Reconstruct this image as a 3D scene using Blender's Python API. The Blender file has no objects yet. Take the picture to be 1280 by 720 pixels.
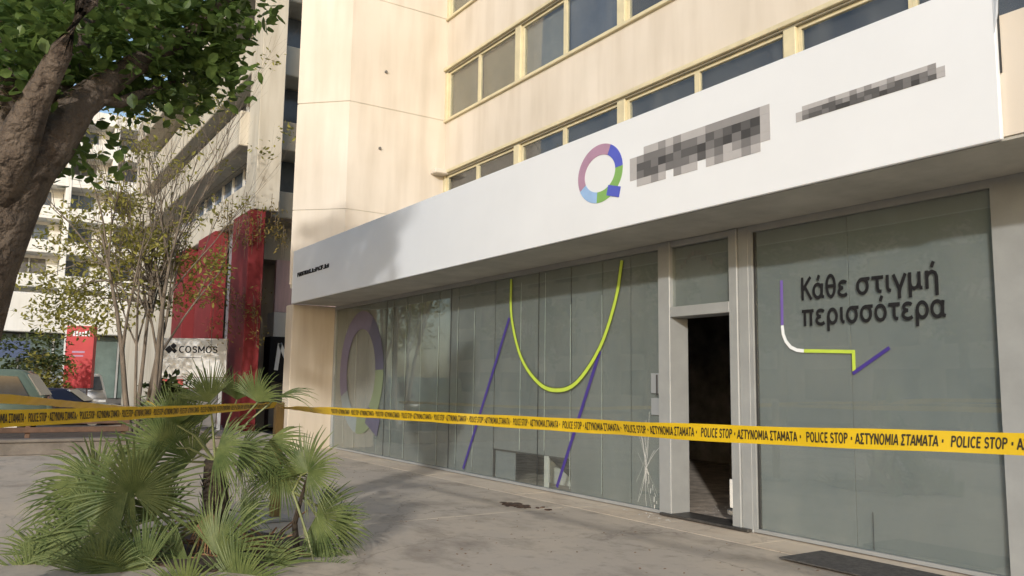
import bpy, bmesh, math, random
from mathutils import Vector, Matrix, noise
R = math.radians
random.seed(7)
scene = bpy.context.scene
col = scene.collection

# ------------------------------------------------------------------ camera
CAM = Vector((0.0, -7.444, 1.6))
YAW, PITCH, ROLL = R(33.09), R(6.78), R(0.835)
fw = Vector((-math.cos(YAW)*math.cos(PITCH), math.sin(YAW)*math.cos(PITCH), math.sin(PITCH)))
rt = Vector((math.sin(YAW), math.cos(YAW), 0.0))
up = rt.cross(fw)
rt = rt*math.cos(ROLL) + up*math.sin(ROLL)
up = rt.cross(fw)
cd = bpy.data.cameras.new('camera')
cam = bpy.data.objects.new('camera', cd)
col.objects.link(cam)
m3 = Matrix((rt, up, -fw)).transposed()
cam.matrix_world = Matrix.Translation(CAM) @ m3.to_4x4()
cd.sensor_width = 36.0
cd.lens = 28.69
cd.clip_start = 0.05
cd.clip_end = 3000
scene.camera = cam

# ------------------------------------------------------------------ sky and sun
SUN_EL, SUN_AZ = R(16), R(48)          # azimuth measured from the facade normal (-Y) towards +X
sun_dir = Vector((math.sin(SUN_AZ)*math.cos(SUN_EL), -math.cos(SUN_AZ)*math.cos(SUN_EL), math.sin(SUN_EL)))
w = bpy.data.worlds.new('World'); scene.world = w; w.use_nodes = True
nt = w.node_tree
sky = nt.nodes.new('ShaderNodeTexSky'); sky.sky_type = 'NISHITA'; sky.sun_disc = False
sky.sun_elevation = SUN_EL
sky.sun_rotation = math.atan2(sun_dir.x, sun_dir.y)
sky.air_density = 1.0; sky.dust_density = 1.6; sky.ozone_density = 1.0
bg = nt.nodes['Background']; bg.inputs['Strength'].default_value = 0.15
nt.links.new(sky.outputs[0], bg.inputs['Color'])
sl = bpy.data.lights.new('sun', 'SUN'); sl.energy = 2.0; sl.angle = R(1.4); sl.color = (1.0, 0.98, 0.945)
so = bpy.data.objects.new('sun', sl); col.objects.link(so)
so.rotation_euler = sun_dir.to_track_quat('Z', 'Y').to_euler()
so.location = sun_dir*50
scene.view_settings.view_transform = 'Standard'
scene.view_settings.look = 'None'
scene.view_settings.gamma = 1.0
scene.view_settings.use_curve_mapping = False
scene.view_settings.exposure = 0.45
scene.render.engine = 'CYCLES'
scene.cycles.max_bounces = 6
scene.cycles.transparent_max_bounces = 24

# ------------------------------------------------------------------ materials
MATS = {}
def mat(name, c, rough=0.7, var=0.12, scale=6.0, bump=0.0, bscale=40.0, metal=0.0, stretch=(1,1,1), c2=None, spec=0.5, coat=0.0):
    m = bpy.data.materials.new(name); m.use_nodes = True
    n = m.node_tree.nodes; l = m.node_tree.links
    b = n['Principled BSDF']
    b.inputs['Roughness'].default_value = rough; b.inputs['Metallic'].default_value = metal
    b.inputs['Specular IOR Level'].default_value = spec
    b.inputs['Coat Weight'].default_value = coat
    tc = n.new('ShaderNodeTexCoord'); mp = n.new('ShaderNodeMapping'); mp.inputs['Scale'].default_value = stretch
    l.new(tc.outputs['Object'], mp.inputs['Vector'])
    nz = n.new('ShaderNodeTexNoise'); nz.inputs['Scale'].default_value = scale; nz.inputs['Detail'].default_value = 6; nz.inputs['Roughness'].default_value = 0.62
    l.new(mp.outputs[0], nz.inputs['Vector'])
    rp = n.new('ShaderNodeValToRGB')
    lo = c2 if c2 else tuple(x*(1-var*2.0) for x in c)
    hi = c if c2 else tuple(min(1, x*(1+var*0.6)) for x in c)
    rp.color_ramp.elements[0].position = 0.32; rp.color_ramp.elements[1].position = 0.68
    rp.color_ramp.elements[0].color = (*lo, 1); rp.color_ramp.elements[1].color = (*hi, 1)
    l.new(nz.outputs['Fac'], rp.inputs['Fac']); l.new(rp.outputs['Color'], b.inputs['Base Color'])
    if bump:
        nb = n.new('ShaderNodeTexNoise'); nb.inputs['Scale'].default_value = bscale; nb.inputs['Detail'].default_value = 8
        l.new(tc.outputs['Object'], nb.inputs['Vector'])
        bp = n.new('ShaderNodeBump'); bp.inputs['Strength'].default_value = bump; bp.inputs['Distance'].default_value = 0.02
        l.new(nb.outputs['Fac'], bp.inputs['Height']); l.new(bp.outputs['Normal'], b.inputs['Normal'])
    MATS[name] = m
    return m

def leafmat(name, c, c2, trans=0.35, rough=0.5, scale=3.0, spec=0.35):
    m = bpy.data.materials.new(name); m.use_nodes = True
    n = m.node_tree.nodes; l = m.node_tree.links
    b = n['Principled BSDF']; b.inputs['Roughness'].default_value = rough; b.inputs['Specular IOR Level'].default_value = spec
    tc = n.new('ShaderNodeTexCoord')
    nz = n.new('ShaderNodeTexNoise'); nz.inputs['Scale'].default_value = scale; nz.inputs['Detail'].default_value = 5; nz.inputs['Roughness'].default_value = 0.7
    l.new(tc.outputs['Object'], nz.inputs['Vector'])
    rp = n.new('ShaderNodeValToRGB'); rp.color_ramp.elements[0].position = 0.35; rp.color_ramp.elements[1].position = 0.65
    rp.color_ramp.elements[0].color = (*c, 1); rp.color_ramp.elements[1].color = (*c2, 1)
    l.new(nz.outputs['Fac'], rp.inputs['Fac']); l.new(rp.outputs['Color'], b.inputs['Base Color'])
    t = n.new('ShaderNodeBsdfTranslucent'); l.new(rp.outputs['Color'], t.inputs['Color'])
    mx = n.new('ShaderNodeMixShader'); mx.inputs['Fac'].default_value = trans
    l.new(b.outputs[0], mx.inputs[1]); l.new(t.outputs[0], mx.inputs[2])
    l.new(mx.outputs[0], n['Material Output'].inputs['Surface'])
    MATS[name] = m
    return m

def glassmat(name, tint=(0.93, 0.96, 0.95), rough=0.03, ior=1.5, wave=0.0, dirt=0.05):
    """thin sheet of window glass: clear with a Fresnel mirror and a little grime"""
    m = bpy.data.materials.new(name); m.use_nodes = True
    n = m.node_tree.nodes; l = m.node_tree.links
    n.remove(n['Principled BSDF'])
    tr = n.new('ShaderNodeBsdfTransparent'); tr.inputs['Color'].default_value = (*tint, 1)
    gl = n.new('ShaderNodeBsdfGlossy'); gl.inputs['Roughness'].default_value = rough
    # Schlick reflectance, the same from both sides of the sheet
    ge = n.new('ShaderNodeNewGeometry'); dt = n.new('ShaderNodeVectorMath'); dt.operation = 'DOT_PRODUCT'
    l.new(ge.outputs['Incoming'], dt.inputs[0]); l.new(ge.outputs['Normal'], dt.inputs[1])
    def mth(op, a, b=None):
        q = n.new('ShaderNodeMath'); q.operation = op
        for i_, v in enumerate((a, b)):
            if v is None: continue
            if isinstance(v, (int, float)): q.inputs[i_].default_value = v
            else: l.new(v, q.inputs[i_])
        return q.outputs[0]
    fr = mth('POWER', mth('SUBTRACT', 1.0, mth('ABSOLUTE', dt.outputs['Value'])), 5.0)
    fr = mth('ADD', mth('MULTIPLY', fr, 0.88), 0.08)
    mx = n.new('ShaderNodeMixShader')
    l.new(fr, mx.inputs['Fac']); l.new(tr.outputs[0], mx.inputs[1]); l.new(gl.outputs[0], mx.inputs[2])
    df = n.new('ShaderNodeBsdfDiffuse'); df.inputs['Color'].default_value = (0.45, 0.46, 0.43, 1)
    tc = n.new('ShaderNodeTexCoord')
    nz = n.new('ShaderNodeTexNoise'); nz.inputs['Scale'].default_value = 1.3; nz.inputs['Detail'].default_value = 7
    mp = n.new('ShaderNodeMapping'); mp.inputs['Scale'].default_value = (1.6, 1, 0.7)
    l.new(tc.outputs['Object'], mp.inputs[0]); l.new(mp.outputs[0], nz.inputs['Vector'])
    mr = n.new('ShaderNodeMapRange'); mr.inputs['From Min'].default_value = 0.35; mr.inputs['From Max'].default_value = 0.75
    mr.inputs['To Min'].default_value = dirt*0.3; mr.inputs['To Max'].default_value = dirt*2
    l.new(nz.outputs['Fac'], mr.inputs['Value'])
    m2 = n.new('ShaderNodeMixShader'); l.new(mr.outputs[0], m2.inputs['Fac'])
    l.new(mx.outputs[0], m2.inputs[1]); l.new(df.outputs[0], m2.inputs[2])
    if wave:
        nb = n.new('ShaderNodeTexNoise'); nb.inputs['Scale'].default_value = 1.1; nb.inputs['Detail'].default_value = 1
        l.new(tc.outputs['Object'], nb.inputs['Vector'])
        bp = n.new('ShaderNodeBump'); bp.inputs['Strength'].default_value = wave; bp.inputs['Distance'].default_value = 0.05
        l.new(nb.outputs['Fac'], bp.inputs['Height']); l.new(bp.outputs['Normal'], gl.inputs['Normal'])
    l.new(m2.outputs[0], n['Material Output'].inputs['Surface'])
    MATS[name] = m
    return m

def stuccomat(name, c, streak):
    """painted render with rain streaks running down and broad uneven patches"""
    m = bpy.data.materials.new(name); m.use_nodes = True
    n = m.node_tree.nodes; l = m.node_tree.links
    b = n['Principled BSDF']; b.inputs['Roughness'].default_value = 0.85; b.inputs['Specular IOR Level'].default_value = 0.2
    tc = n.new('ShaderNodeTexCoord')
    def nzn(sc, scale, det):
        mp = n.new('ShaderNodeMapping'); mp.inputs['Scale'].default_value = sc
        l.new(tc.outputs['Object'], mp.inputs[0])
        q = n.new('ShaderNodeTexNoise'); q.inputs['Scale'].default_value = scale; q.inputs['Detail'].default_value = det
        l.new(mp.outputs[0], q.inputs['Vector']); return q
    a = nzn((1, 1, 0.12), 2.6, 5); p_ = nzn((1, 1, 1), 0.55, 4); g = nzn((1, 1, 1), 60, 4)
    r1 = n.new('ShaderNodeValToRGB'); r1.color_ramp.elements[0].position = 0.42; r1.color_ramp.elements[1].position = 0.72
    r1.color_ramp.elements[0].color = (0, 0, 0, 1); r1.color_ramp.elements[1].color = (1, 1, 1, 1)
    l.new(a.outputs['Fac'], r1.inputs['Fac'])
    mu = n.new('ShaderNodeMath'); mu.operation = 'MULTIPLY'; l.new(r1.outputs['Color'], mu.inputs[0]); mu.inputs[1].default_value = streak
    mx = n.new('ShaderNodeMix'); mx.data_type = 'RGBA'
    mx.inputs['A'].default_value = (*c, 1); mx.inputs['B'].default_value = (c[0]*0.62, c[1]*0.57, c[2]*0.5, 1)
    l.new(mu.outputs[0], mx.inputs['Factor'])
    m2 = n.new('ShaderNodeMix'); m2.data_type = 'RGBA'; m2.blend_type = 'MULTIPLY'
    r2 = n.new('ShaderNodeValToRGB'); r2.color_ramp.elements[0].position = 0.3; r2.color_ramp.elements[1].position = 0.7
    r2.color_ramp.elements[0].color = (0.88, 0.87, 0.85, 1); r2.color_ramp.elements[1].color = (1, 1, 1, 1)
    l.new(p_.outputs['Fac'], r2.inputs['Fac'])
    m2.inputs['Factor'].default_value = 1.0; l.new(mx.outputs['Result'], m2.inputs['A']); l.new(r2.outputs['Color'], m2.inputs['B'])
    l.new(m2.outputs['Result'], b.inputs['Base Color'])
    bp = n.new('ShaderNodeBump'); bp.inputs['Strength'].default_value = 0.15; bp.inputs['Distance'].default_value = 0.01
    l.new(g.outputs['Fac'], bp.inputs['Height']); l.new(bp.outputs['Normal'], b.inputs['Normal'])
    MATS[name] = m
    return m

def pavemat(name, base, dark, sand):
    m = bpy.data.materials.new(name); m.use_nodes = True
    n = m.node_tree.nodes; l = m.node_tree.links
    b = n['Principled BSDF']; b.inputs['Roughness'].default_value = 0.8; b.inputs['Specular IOR Level'].default_value = 0.3
    tc = n.new('ShaderNodeTexCoord')
    def nz(scale, det, sc=(1, 1, 1), off=(0, 0, 0)):
        mp = n.new('ShaderNodeMapping'); mp.inputs['Scale'].default_value = sc; mp.inputs['Location'].default_value = off
        l.new(tc.outputs['Object'], mp.inputs[0])
        q = n.new('ShaderNodeTexNoise'); q.inputs['Scale'].default_value = scale; q.inputs['Detail'].default_value = det; q.inputs['Roughness'].default_value = 0.65
        l.new(mp.outputs[0], q.inputs['Vector']); return q
    def ramp(src, p0, p1):
        r = n.new('ShaderNodeMapRange'); r.inputs['From Min'].default_value = p0; r.inputs['From Max'].default_value = p1
        l.new(src.outputs['Fac'], r.inputs['Value']); return r
    def mix(a, bcol, fac, k=1.0):
        x = n.new('ShaderNodeMix'); x.data_type = 'RGBA'
        if isinstance(a, tuple): x.inputs['A'].default_value = (*a, 1)
        else: l.new(a.outputs['Result'], x.inputs['A'])
        x.inputs['B'].default_value = (*bcol, 1)
        mm = n.new('ShaderNodeMath'); mm.operation = 'MULTIPLY'; mm.inputs[1].default_value = k
        l.new(fac.outputs[0], mm.inputs[0]); l.new(mm.outputs[0], x.inputs['Factor']); return x
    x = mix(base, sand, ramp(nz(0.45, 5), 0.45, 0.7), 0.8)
    x = mix(x, dark, ramp(nz(0.8, 8, (1, 1.6, 1), (4, 2, 0)), 0.50, 0.72), 0.85)
    x = mix(x, dark, ramp(nz(5.5, 8), 0.54, 0.74), 0.5)
    x = mix(x, (base[0]*1.25, base[1]*1.22, base[2]*1.18), ramp(nz(14, 6), 0.55, 0.8), 0.35)
    l.new(x.outputs['Result'], b.inputs['Base Color'])
    # hairline cracks
    wv = nz(1.4, 4); ad = n.new('ShaderNodeVectorMath'); ad.operation = 'MULTIPLY_ADD'; ad.inputs[1].default_value = (.55, .55, .55)
    l.new(wv.outputs['Color'], ad.inputs[0]); l.new(tc.outputs['Object'], ad.inputs[2])
    vo = n.new('ShaderNodeTexVoronoi'); vo.feature = 'DISTANCE_TO_EDGE'; vo.inputs['Scale'].default_value = 0.42; l.new(ad.outputs[0], vo.inputs['Vector'])
    cr = n.new('ShaderNodeMapRange'); cr.inputs['From Min'].default_value = 0.002; cr.inputs['From Max'].default_value = 0.006; cr.inputs['To Min'].default_value = 1; cr.inputs['To Max'].default_value = 0
    l.new(vo.outputs['Distance'], cr.inputs['Value'])
    x = mix(x, (dark[0]*.6, dark[1]*.6, dark[2]*.6), cr, 0.28)
    l.new(x.outputs['Result'], b.inputs['Base Color'])
    nb = nz(55, 8); bp = n.new('ShaderNodeBump'); bp.inputs['Strength'].default_value = 0.35; bp.inputs['Distance'].default_value = 0.012
    l.new(nb.outputs['Fac'], bp.inputs['Height']); l.new(bp.outputs['Normal'], b.inputs['Normal'])
    MATS[name] = m
    return m

stuccomat('cream_render', (0.665, 0.60, 0.515), 0.34)
stuccomat('beige_pier', (0.52, 0.46, 0.385), 0.5)
stuccomat('grey_concrete', (0.56, 0.52, 0.44), 0.5)
stuccomat('white_render', (0.78, 0.77, 0.73), 0.25)
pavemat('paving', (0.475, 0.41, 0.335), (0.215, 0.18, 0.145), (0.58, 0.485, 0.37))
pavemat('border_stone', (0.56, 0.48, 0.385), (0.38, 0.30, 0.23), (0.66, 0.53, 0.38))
mat('asphalt', (0.075, 0.072, 0.07), 0.85, 0.25, 3.0, 0.3, 80)
mat('sign_white', (0.70, 0.72, 0.745), 0.38, 0.02, 0.8)
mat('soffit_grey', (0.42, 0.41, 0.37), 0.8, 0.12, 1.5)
mat('aluminium', (0.285, 0.295, 0.295), 0.45, 0.06, 3.0, metal=0.0)
mat('dark_seal', (0.03, 0.03, 0.03), 0.6)
mat('threshold', (0.06, 0.055, 0.05), 0.5, 0.3, 8)
mat('film', (0.24, 0.25, 0.253), 0.55, 0.10, 0.9, stretch=(1, 1, 0.35))
mat('film_pale', (0.25, 0.265, 0.278), 0.5, 0.05, 0.7)
mat('seam', (0.62, 0.66, 0.62), 0.5, 0.1, 3)
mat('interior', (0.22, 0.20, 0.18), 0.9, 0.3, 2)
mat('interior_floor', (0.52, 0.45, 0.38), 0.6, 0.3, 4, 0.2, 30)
mat('inside_white', (0.66, 0.65, 0.62), 0.6, 0.06)
mat('furniture', (0.14, 0.12, 0.10), 0.6, 0.3, 5)
mat('window_frame', (0.62, 0.55, 0.36), 0.5, 0.08, 3)
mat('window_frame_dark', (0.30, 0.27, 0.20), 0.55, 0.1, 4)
mat('blind_tan', (0.26, 0.225, 0.155), 0.8, 0.06, 2)
mat('blind_grey', (0.25, 0.25, 0.225), 0.8, 0.08, 2)
mat('blind_dark', (0.06, 0.054, 0.052), 0.7, 0.2, 1.5)
mat('blind_blue', (0.14, 0.15, 0.18), 0.6, 0.15, 1.5)  # blue grey of a reflecting pane, painted on the sheet behind the glass
mat('lime', (0.46, 0.60, 0.07), 0.45, 0.05)
mat('lime_edge', (0.07, 0.09, 0.03), 0.5, 0.05)
mat('violet', (0.055, 0.035, 0.22), 0.45, 0.05)
mat('violet_pale', (0.17, 0.11, 0.40), 0.45, 0.05)
mat('print_white', (0.75, 0.78, 0.80), 0.45, 0.02)
mat('letter_black', (0.018, 0.018, 0.02), 0.6, 0.1, spec=0.1)
mat('letter_grey', (0.10, 0.095, 0.09), 0.5, 0.1)
mat('letter_grey_pale', (0.17, 0.165, 0.165), 0.5, 0.1)
leafmat('tape_yellow', (0.72, 0.50, 0.015), (0.80, 0.57, 0.03), 0.32, 0.3, 4.0, 0.5)
mat('tape_print', (0.03, 0.022, 0.01), 0.5, 0.1)
mat('bark', (0.145, 0.112, 0.085), 0.95, 0.3, 5.0, 1.0, 16, stretch=(1, 1, 0.3), c2=(.06, .042, .03))
for l_ in MATS['bark'].node_tree.nodes:
    if l_.type == 'BUMP': l_.inputs['Distance'].default_value = 0.12
for l_ in MATS['bark'].node_tree.nodes:
    if l_.type == 'TEX_NOISE': l_.inputs['Scale'].default_value = 13 if l_.inputs['Scale'].default_value > 10 else 9
mat('bark_grey', (0.18, 0.145, 0.11), 0.9, 0.25, 6.0, 0.6, 25, stretch=(1, 1, 0.3))
mat('palm_trunk', (0.05, 0.036, 0.024), 0.95, 0.35, 14, 0.9, 40)
mat('petiole', (0.17, 0.19, 0.07), 0.6, 0.15, 6)
mat('dry_leaf', (0.26, 0.14, 0.07), 0.85, 0.3, 8)
leafmat('tree_leaf', (0.045, 0.085, 0.020), (0.15, 0.22, 0.055), 0.5, 0.42, 7.0)
leafmat('sparse_leaf', (0.20, 0.20, 0.04), (0.42, 0.38, 0.10), 0.45, 0.6, 1.2)
leafmat('bush_leaf', (0.035, 0.055, 0.015), (0.10, 0.12, 0.035), 0.3, 0.6, 1.0)
leafmat('trailing_leaf', (0.16, 0.13, 0.03), (0.34, 0.25, 0.07), 0.4, 0.6, 1.5)
leafmat('palm_leaf', (0.062, 0.095, 0.028), (0.175, 0.21, 0.075), 0.3, 0.5, 3.5, 0.3)
mat('post_wood', (0.26, 0.16, 0.05), 0.7, 0.2, 5, stretch=(1, 1, 0.2))
mat('red_panel', (0.20, 0.028, 0.03), 0.7, 0.1, 1.2, spec=.2)
mat('red_sign', (0.48, 0.035, 0.035), 0.4, 0.05, 2)
mat('shutter_pink', (0.62, 0.44, 0.44), 0.6, 0.1, 1.5, stretch=(6, 6, 0.5))
mat('board_white', (0.62, 0.61, 0.58), 0.5, 0.06, 1.5)
mat('board_grey', (0.40, 0.40, 0.38), 0.6, 0.1, 1.5)
mat('far_glass', (0.11, 0.12, 0.135), 0.15, 0.25, 0.6)
mat('far_glass_blue', (0.13, 0.17, 0.24), 0.15, 0.15, 0.6)
mat('grey_glazing', (0.30, 0.31, 0.33), 0.3, 0.15, 0.8)
mat('far_glass_green', (0.16, 0.21, 0.19), 0.2, 0.2, 0.6)
mat('recess', (0.16, 0.15, 0.14), 0.8, 0.2, 1)
mat('planter_stone', (0.20, 0.175, 0.15), 0.85, 0.2, 2, 0.4, 40)
mat('soil', (0.10, 0.07, 0.05), 0.95, 0.3, 4, 0.6, 20)
mat('rail_wood', (0.13, 0.075, 0.05), 0.8, 0.2, 3)
mat('car_green', (0.12, 0.16, 0.125), 0.3, 0.04, 1, coat=0.6)
mat('car_dark', (0.025, 0.025, 0.045), 0.3, 0.04, 1, coat=0.6)
mat('car_white', (0.70, 0.70, 0.70), 0.3, 0.03, 1, coat=0.6)
mat('tyre', (0.02, 0.02, 0.02), 0.8)
mat('rim', (0.45, 0.45, 0.46), 0.35, 0.05, metal=0.8)
mat('lamp_red', (0.40, 0.02, 0.02), 0.3)
mat('lamp_clear', (0.75, 0.75, 0.72), 0.2)
mat('car_glass', (0.03, 0.035, 0.04), 0.08)
mat('mat_rubber', (0.085, 0.078, 0.072), 0.9, 0.25, 20, 0.5, 120)
mat('scorch', (0.10, 0.06, 0.04), 0.9, 0.4, 20, 0.6, 60)
mat('metal_pole', (0.30, 0.30, 0.30), 0.5, 0.1)
mat('blue_print', (0.08, 0.11, 0.20), 0.5, 0.1)
mat('mauve', (0.40, 0.24, 0.34), 0.45, 0.05)
mat('sky_print', (0.30, 0.46, 0.72), 0.45, 0.05)
mat('blue_logo', (0.09, 0.11, 0.50), 0.45, 0.05)
mat('green_logo', (0.21, 0.40, 0.11), 0.45, 0.05)
mat('teal_dim', (0.20, 0.24, 0.25), 0.5, 0.05)
mat('green_dim', (0.16, 0.20, 0.12), 0.5, 0.05)
mat('plum_dim', (0.14, 0.125, 0.19), 0.5, 0.05)
mat('navy_dim', (0.09, 0.09, 0.14), 0.5, 0.05)
glassmat('shop_glass', (0.90, 0.93, 0.92), 0.02, 1.5, 0.03, 0.05)
glassmat('upper_glass', (0.90, 0.92, 0.93), 0.03, 1.5, 0.05, 0.04)

# ------------------------------------------------------------------ helpers
WL = {}
def props(o, label=None, cat=None, group=None, kind=None):
    if label: o['label'] = label
    if cat: o['category'] = cat
    if group: o['group'] = group
    if kind: o['kind'] = kind
    return o

def thing(name, label, cat, loc=(0, 0, 0), group=None):
    o = bpy.data.objects.new(name, None); col.objects.link(o)
    o.location = loc; o.empty_display_size = 0.2
    WL[o] = Vector(loc)
    return props(o, label, cat, group)

class MB:
    def __init__(s): s.v = []; s.f = []; s.mi = []; s.cur = 0
    def face(s, pts):
        i = len(s.v); s.v += [Vector(p) for p in pts]; s.f.append(tuple(range(i, i+len(pts)))); s.mi.append(s.cur); return s
    def mesh(s, verts, faces):
        i = len(s.v); s.v += [Vector(p) for p in verts]
        for f in faces: s.f.append(tuple(k+i for k in f)); s.mi.append(s.cur)
        return s
    def box(s, x0, x1, y0, y1, z0, z1):
        V = [(x, y, z) for z in (z0, z1) for y in (y0, y1) for x in (x0, x1)]
        return s.mesh(V, [(0, 2, 3, 1), (4, 5, 7, 6), (0, 1, 5, 4), (2, 6, 7, 3), (0, 4, 6, 2), (1, 3, 7, 5)])
    def bbox(s, x0, x1, y0, y1, z0, z1, b=0.012):
        """box with bevelled edges"""
        bm = bmesh.new(); bmesh.ops.create_cube(bm, size=1)
        for v in bm.verts: v.co = Vector((x0+(v.co.x+.5)*(x1-x0), y0+(v.co.y+.5)*(y1-y0), z0+(v.co.z+.5)*(z1-z0)))
        bmesh.ops.bevel(bm, geom=list(bm.edges), offset=b, segments=1, affect='EDGES')
        bm.verts.index_update()
        s.mesh([v.co.copy() for v in bm.verts], [tuple(v.index for v in f.verts) for f in bm.faces]); bm.free(); return s
    def prism(s, poly, z0, z1):
        n = len(poly)
        V = [(x, y, z0) for x, y in poly] + [(x, y, z1) for x, y in poly]
        F = [tuple(range(n))[::-1], tuple(range(n, 2*n))] + [(i, (i+1) % n, n+(i+1) % n, n+i) for i in range(n)]
        return s.mesh(V, F)
    def tube(s, pts, rad, n=8, cap=True, wob=0.0):
        pts = [Vector(p) for p in pts]
        if not isinstance(rad, (list, tuple)): rad = [rad]*len(pts)
        i0 = len(s.v); ref = Vector((0.31, 0.22, 0.93))
        for k, p in enumerate(pts):
            d = (pts[min(k+1, len(pts)-1)] - pts[max(k-1, 0)]).normalized()
            a = d.cross(ref)
            if a.length < 1e-3: a = d.cross(Vector((1, 0, 0)))
            a.normalize(); b = d.cross(a)
            for j in range(n):
                t = 2*math.pi*j/n; r = rad[k]*(1+wob*(noise.noise(p*2.3+Vector((j*1.7, 0, j*.9)))))
                s.v.append(p + a*math.cos(t)*r + b*math.sin(t)*r)
        for k in range(len(pts)-1):
            for j in range(n):
                s.f.append((i0+k*n+j, i0+k*n+(j+1) % n, i0+(k+1)*n+(j+1) % n, i0+(k+1)*n+j)); s.mi.append(s.cur)
        if cap:
            s.f.append(tuple(i0+j for j in range(n))[::-1]); s.mi.append(s.cur)
            s.f.append(tuple(i0+(len(pts)-1)*n+j for j in range(n))); s.mi.append(s.cur)
        return s
    def rib(s, pts, width, y, thick=0.003):
        """flat ribbon in an XZ plane facing -Y, with a little thickness"""
        P = [Vector((p[0], 0, p[1])) for p in pts]; L = []; Rr = []
        for k in range(len(P)):
            d = (P[min(k+1, len(P)-1)] - P[max(k-1, 0)]).normalized(); nrm = Vector((-d.z, 0, d.x))*width/2
            L.append(P[k]+nrm); Rr.append(P[k]-nrm)
        V = []
        for a, b in zip(L, Rr):
            V += [(a.x, y, a.z), (b.x, y, b.z), (a.x, y-thick, a.z), (b.x, y-thick, b.z)]
        F = []
        for k in range(len(P)-1):
            o = k*4; q = o+4
            F += [(o+2, o+3, q+3, q+2), (o, q, q+1, o+1), (o, o+2, q+2, q), (o+1, q+1, q+3, o+3)]
        e = (len(P)-1)*4
        F += [(0, 1, 3, 2), (e, e+2, e+3, e+1)]
        return s.mesh(V, F)
    def build(s, name, mats, parent=None, smooth=False, kind=None, loc=None):
        off = WL[parent] if parent is not None else Vector(loc or (0, 0, 0))
        me = bpy.data.meshes.new(name)
        me.from_pydata([v-off for v in s.v], [], s.f)
        if not isinstance(mats, (list, tuple)): mats = [mats]
        for m in mats: me.materials.append(MATS[m])
        me.polygons.foreach_set('material_index', s.mi)
        if smooth: me.polygons.foreach_set('use_smooth', [True]*len(s.f))
        me.update()
        o = bpy.data.objects.new(name, me); col.objects.link(o)
        if parent is not None: o.parent = parent
        else: o.location = off
        WL[o] = off.copy()
        if kind: o['kind'] = kind
        return o

def arc_(cx_, cy_, rx, ry, a0, a1, n=14): return [(cx_+rx*math.cos(R(a0+(a1-a0)*i/n)), cy_+ry*math.sin(R(a0+(a1-a0)*i/n))) for i in range(n+1)]
ACC = [(.27, .60), (.34, .76)]
RING = arc_(.26, .26, .19, .215, 0, 360, 20)
FONT = {
 'α': (.60, [RING, [(.47, .49), (.43, .20), (.46, .08), (.54, .05)]]), 'ά': (.60, [RING, [(.47, .49), (.43, .20), (.46, .08), (.54, .05)], ACC]),
 'ε': (.50, [arc_(.27, .375, .16, .10, 30, 270), arc_(.27, .155, .19, .12, 90, 325)]), 'σ': (.58, [RING, [(.26, .475), (.54, .475)]]),
 'τ': (.50, [[(.04, .475), (.47, .475)], [(.25, .47), (.25, .15), (.29, .07), (.39, .05)]]), 'ι': (.30, [[(.12, .52), (.12, .14), (.16, .07), (.24, .05)]]),
 'γ': (.52, [[(.04, .51), (.25, .06)], [(.47, .51), (.27, .10), (.24, -.02), (.24, -.2)]]),
 'μ': (.58, [[(.1, .52), (.1, -.2)], [(.1, .2), (.14, .09), (.24, .05), (.34, .08), (.42, .2)], [(.42, .52), (.42, .13), (.46, .05), (.52, .05)]]),
 'ή': (.56, [[(.1, .52), (.1, .0)], [(.1, .34), (.17, .44), (.28, .48), (.38, .43), (.42, .33), (.42, -.2)], ACC]),
 'π': (.62, [[(.03, .475), (.57, .475)], [(.16, .47), (.16, .0)], [(.44, .47), (.44, .0)]]), 'ρ': (.56, [arc_(.29, .26, .18, .215, 0, 360, 20), [(.1, .28), (.1, -.2)]]),
 'ό': (.54, [RING, ACC]), 'Κ': (.56, [[(.1, .74), (.1, .0)], [(.49, .73), (.11, .33)], [(.22, .42), (.52, .0)]]),
 'θ': (.54, [arc_(.26, .37, .18, .335, 0, 360, 24), [(.09, .37), (.43, .37)]]),
 'P': (.5, [[(.1, .74), (.1, 0)], [(.1, .69), (.3, .69), (.4, .64), (.42, .54), (.4, .44), (.3, .38), (.1, .38)]]), 'O': (.6, [arc_(.29, .37, .21, .33, 0, 360, 22)]),
 'L': (.42, [[(.1, .74), (.1, 0)], [(.1, .05), (.4, .05)]]), 'I': (.24, [[(.11, .74), (.11, 0)]]), 'C': (.54, [arc_(.30, .37, .21, .33, 50, 310, 18)]),
 'E': (.46, [[(.1, .74), (.1, 0)], [(.1, .69), (.42, .69)], [(.1, .38), (.38, .38)], [(.1, .05), (.42, .05)]]), 'S': (.48, [arc_(.24, .53, .14, .16, 15, 270) + arc_(.24, .21, .16, .16, 88, -155)]),
 'T': (.5, [[(.02, .69), (.48, .69)], [(.25, .69), (.25, 0)]]), 'Α': (.52, [[(.03, 0), (.25, .72)], [(.27, .72), (.49, 0)], [(.11, .22), (.41, .22)]]),
 'Σ': (.5, [[(.06, .69), (.46, .69)], [(.08, .69), (.29, .37)], [(.29, .37), (.08, .05)], [(.06, .05), (.46, .05)]]), 'Υ': (.5, [[(.03, .74), (.25, .36)], [(.47, .74), (.25, .36)], [(.25, .40), (.25, 0)]]),
 'Ν': (.56, [[(.1, .74), (.1, 0)], [(.1, .72), (.46, .02)], [(.46, .74), (.46, 0)]]), 'Μ': (.66, [[(.1, .74), (.1, 0)], [(.1, .72), (.33, .2)], [(.33, .2), (.56, .72)], [(.56, .74), (.56, 0)]]),
 '•': (.34, [[(.09, .37), (.25, .37)]]), ' ': (.24, [])}
FONT['Τ'] = FONT['T']; FONT['Ο'] = FONT['O']; FONT['Ι'] = FONT['I']; FONT['M'] = FONT['Μ']
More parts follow.
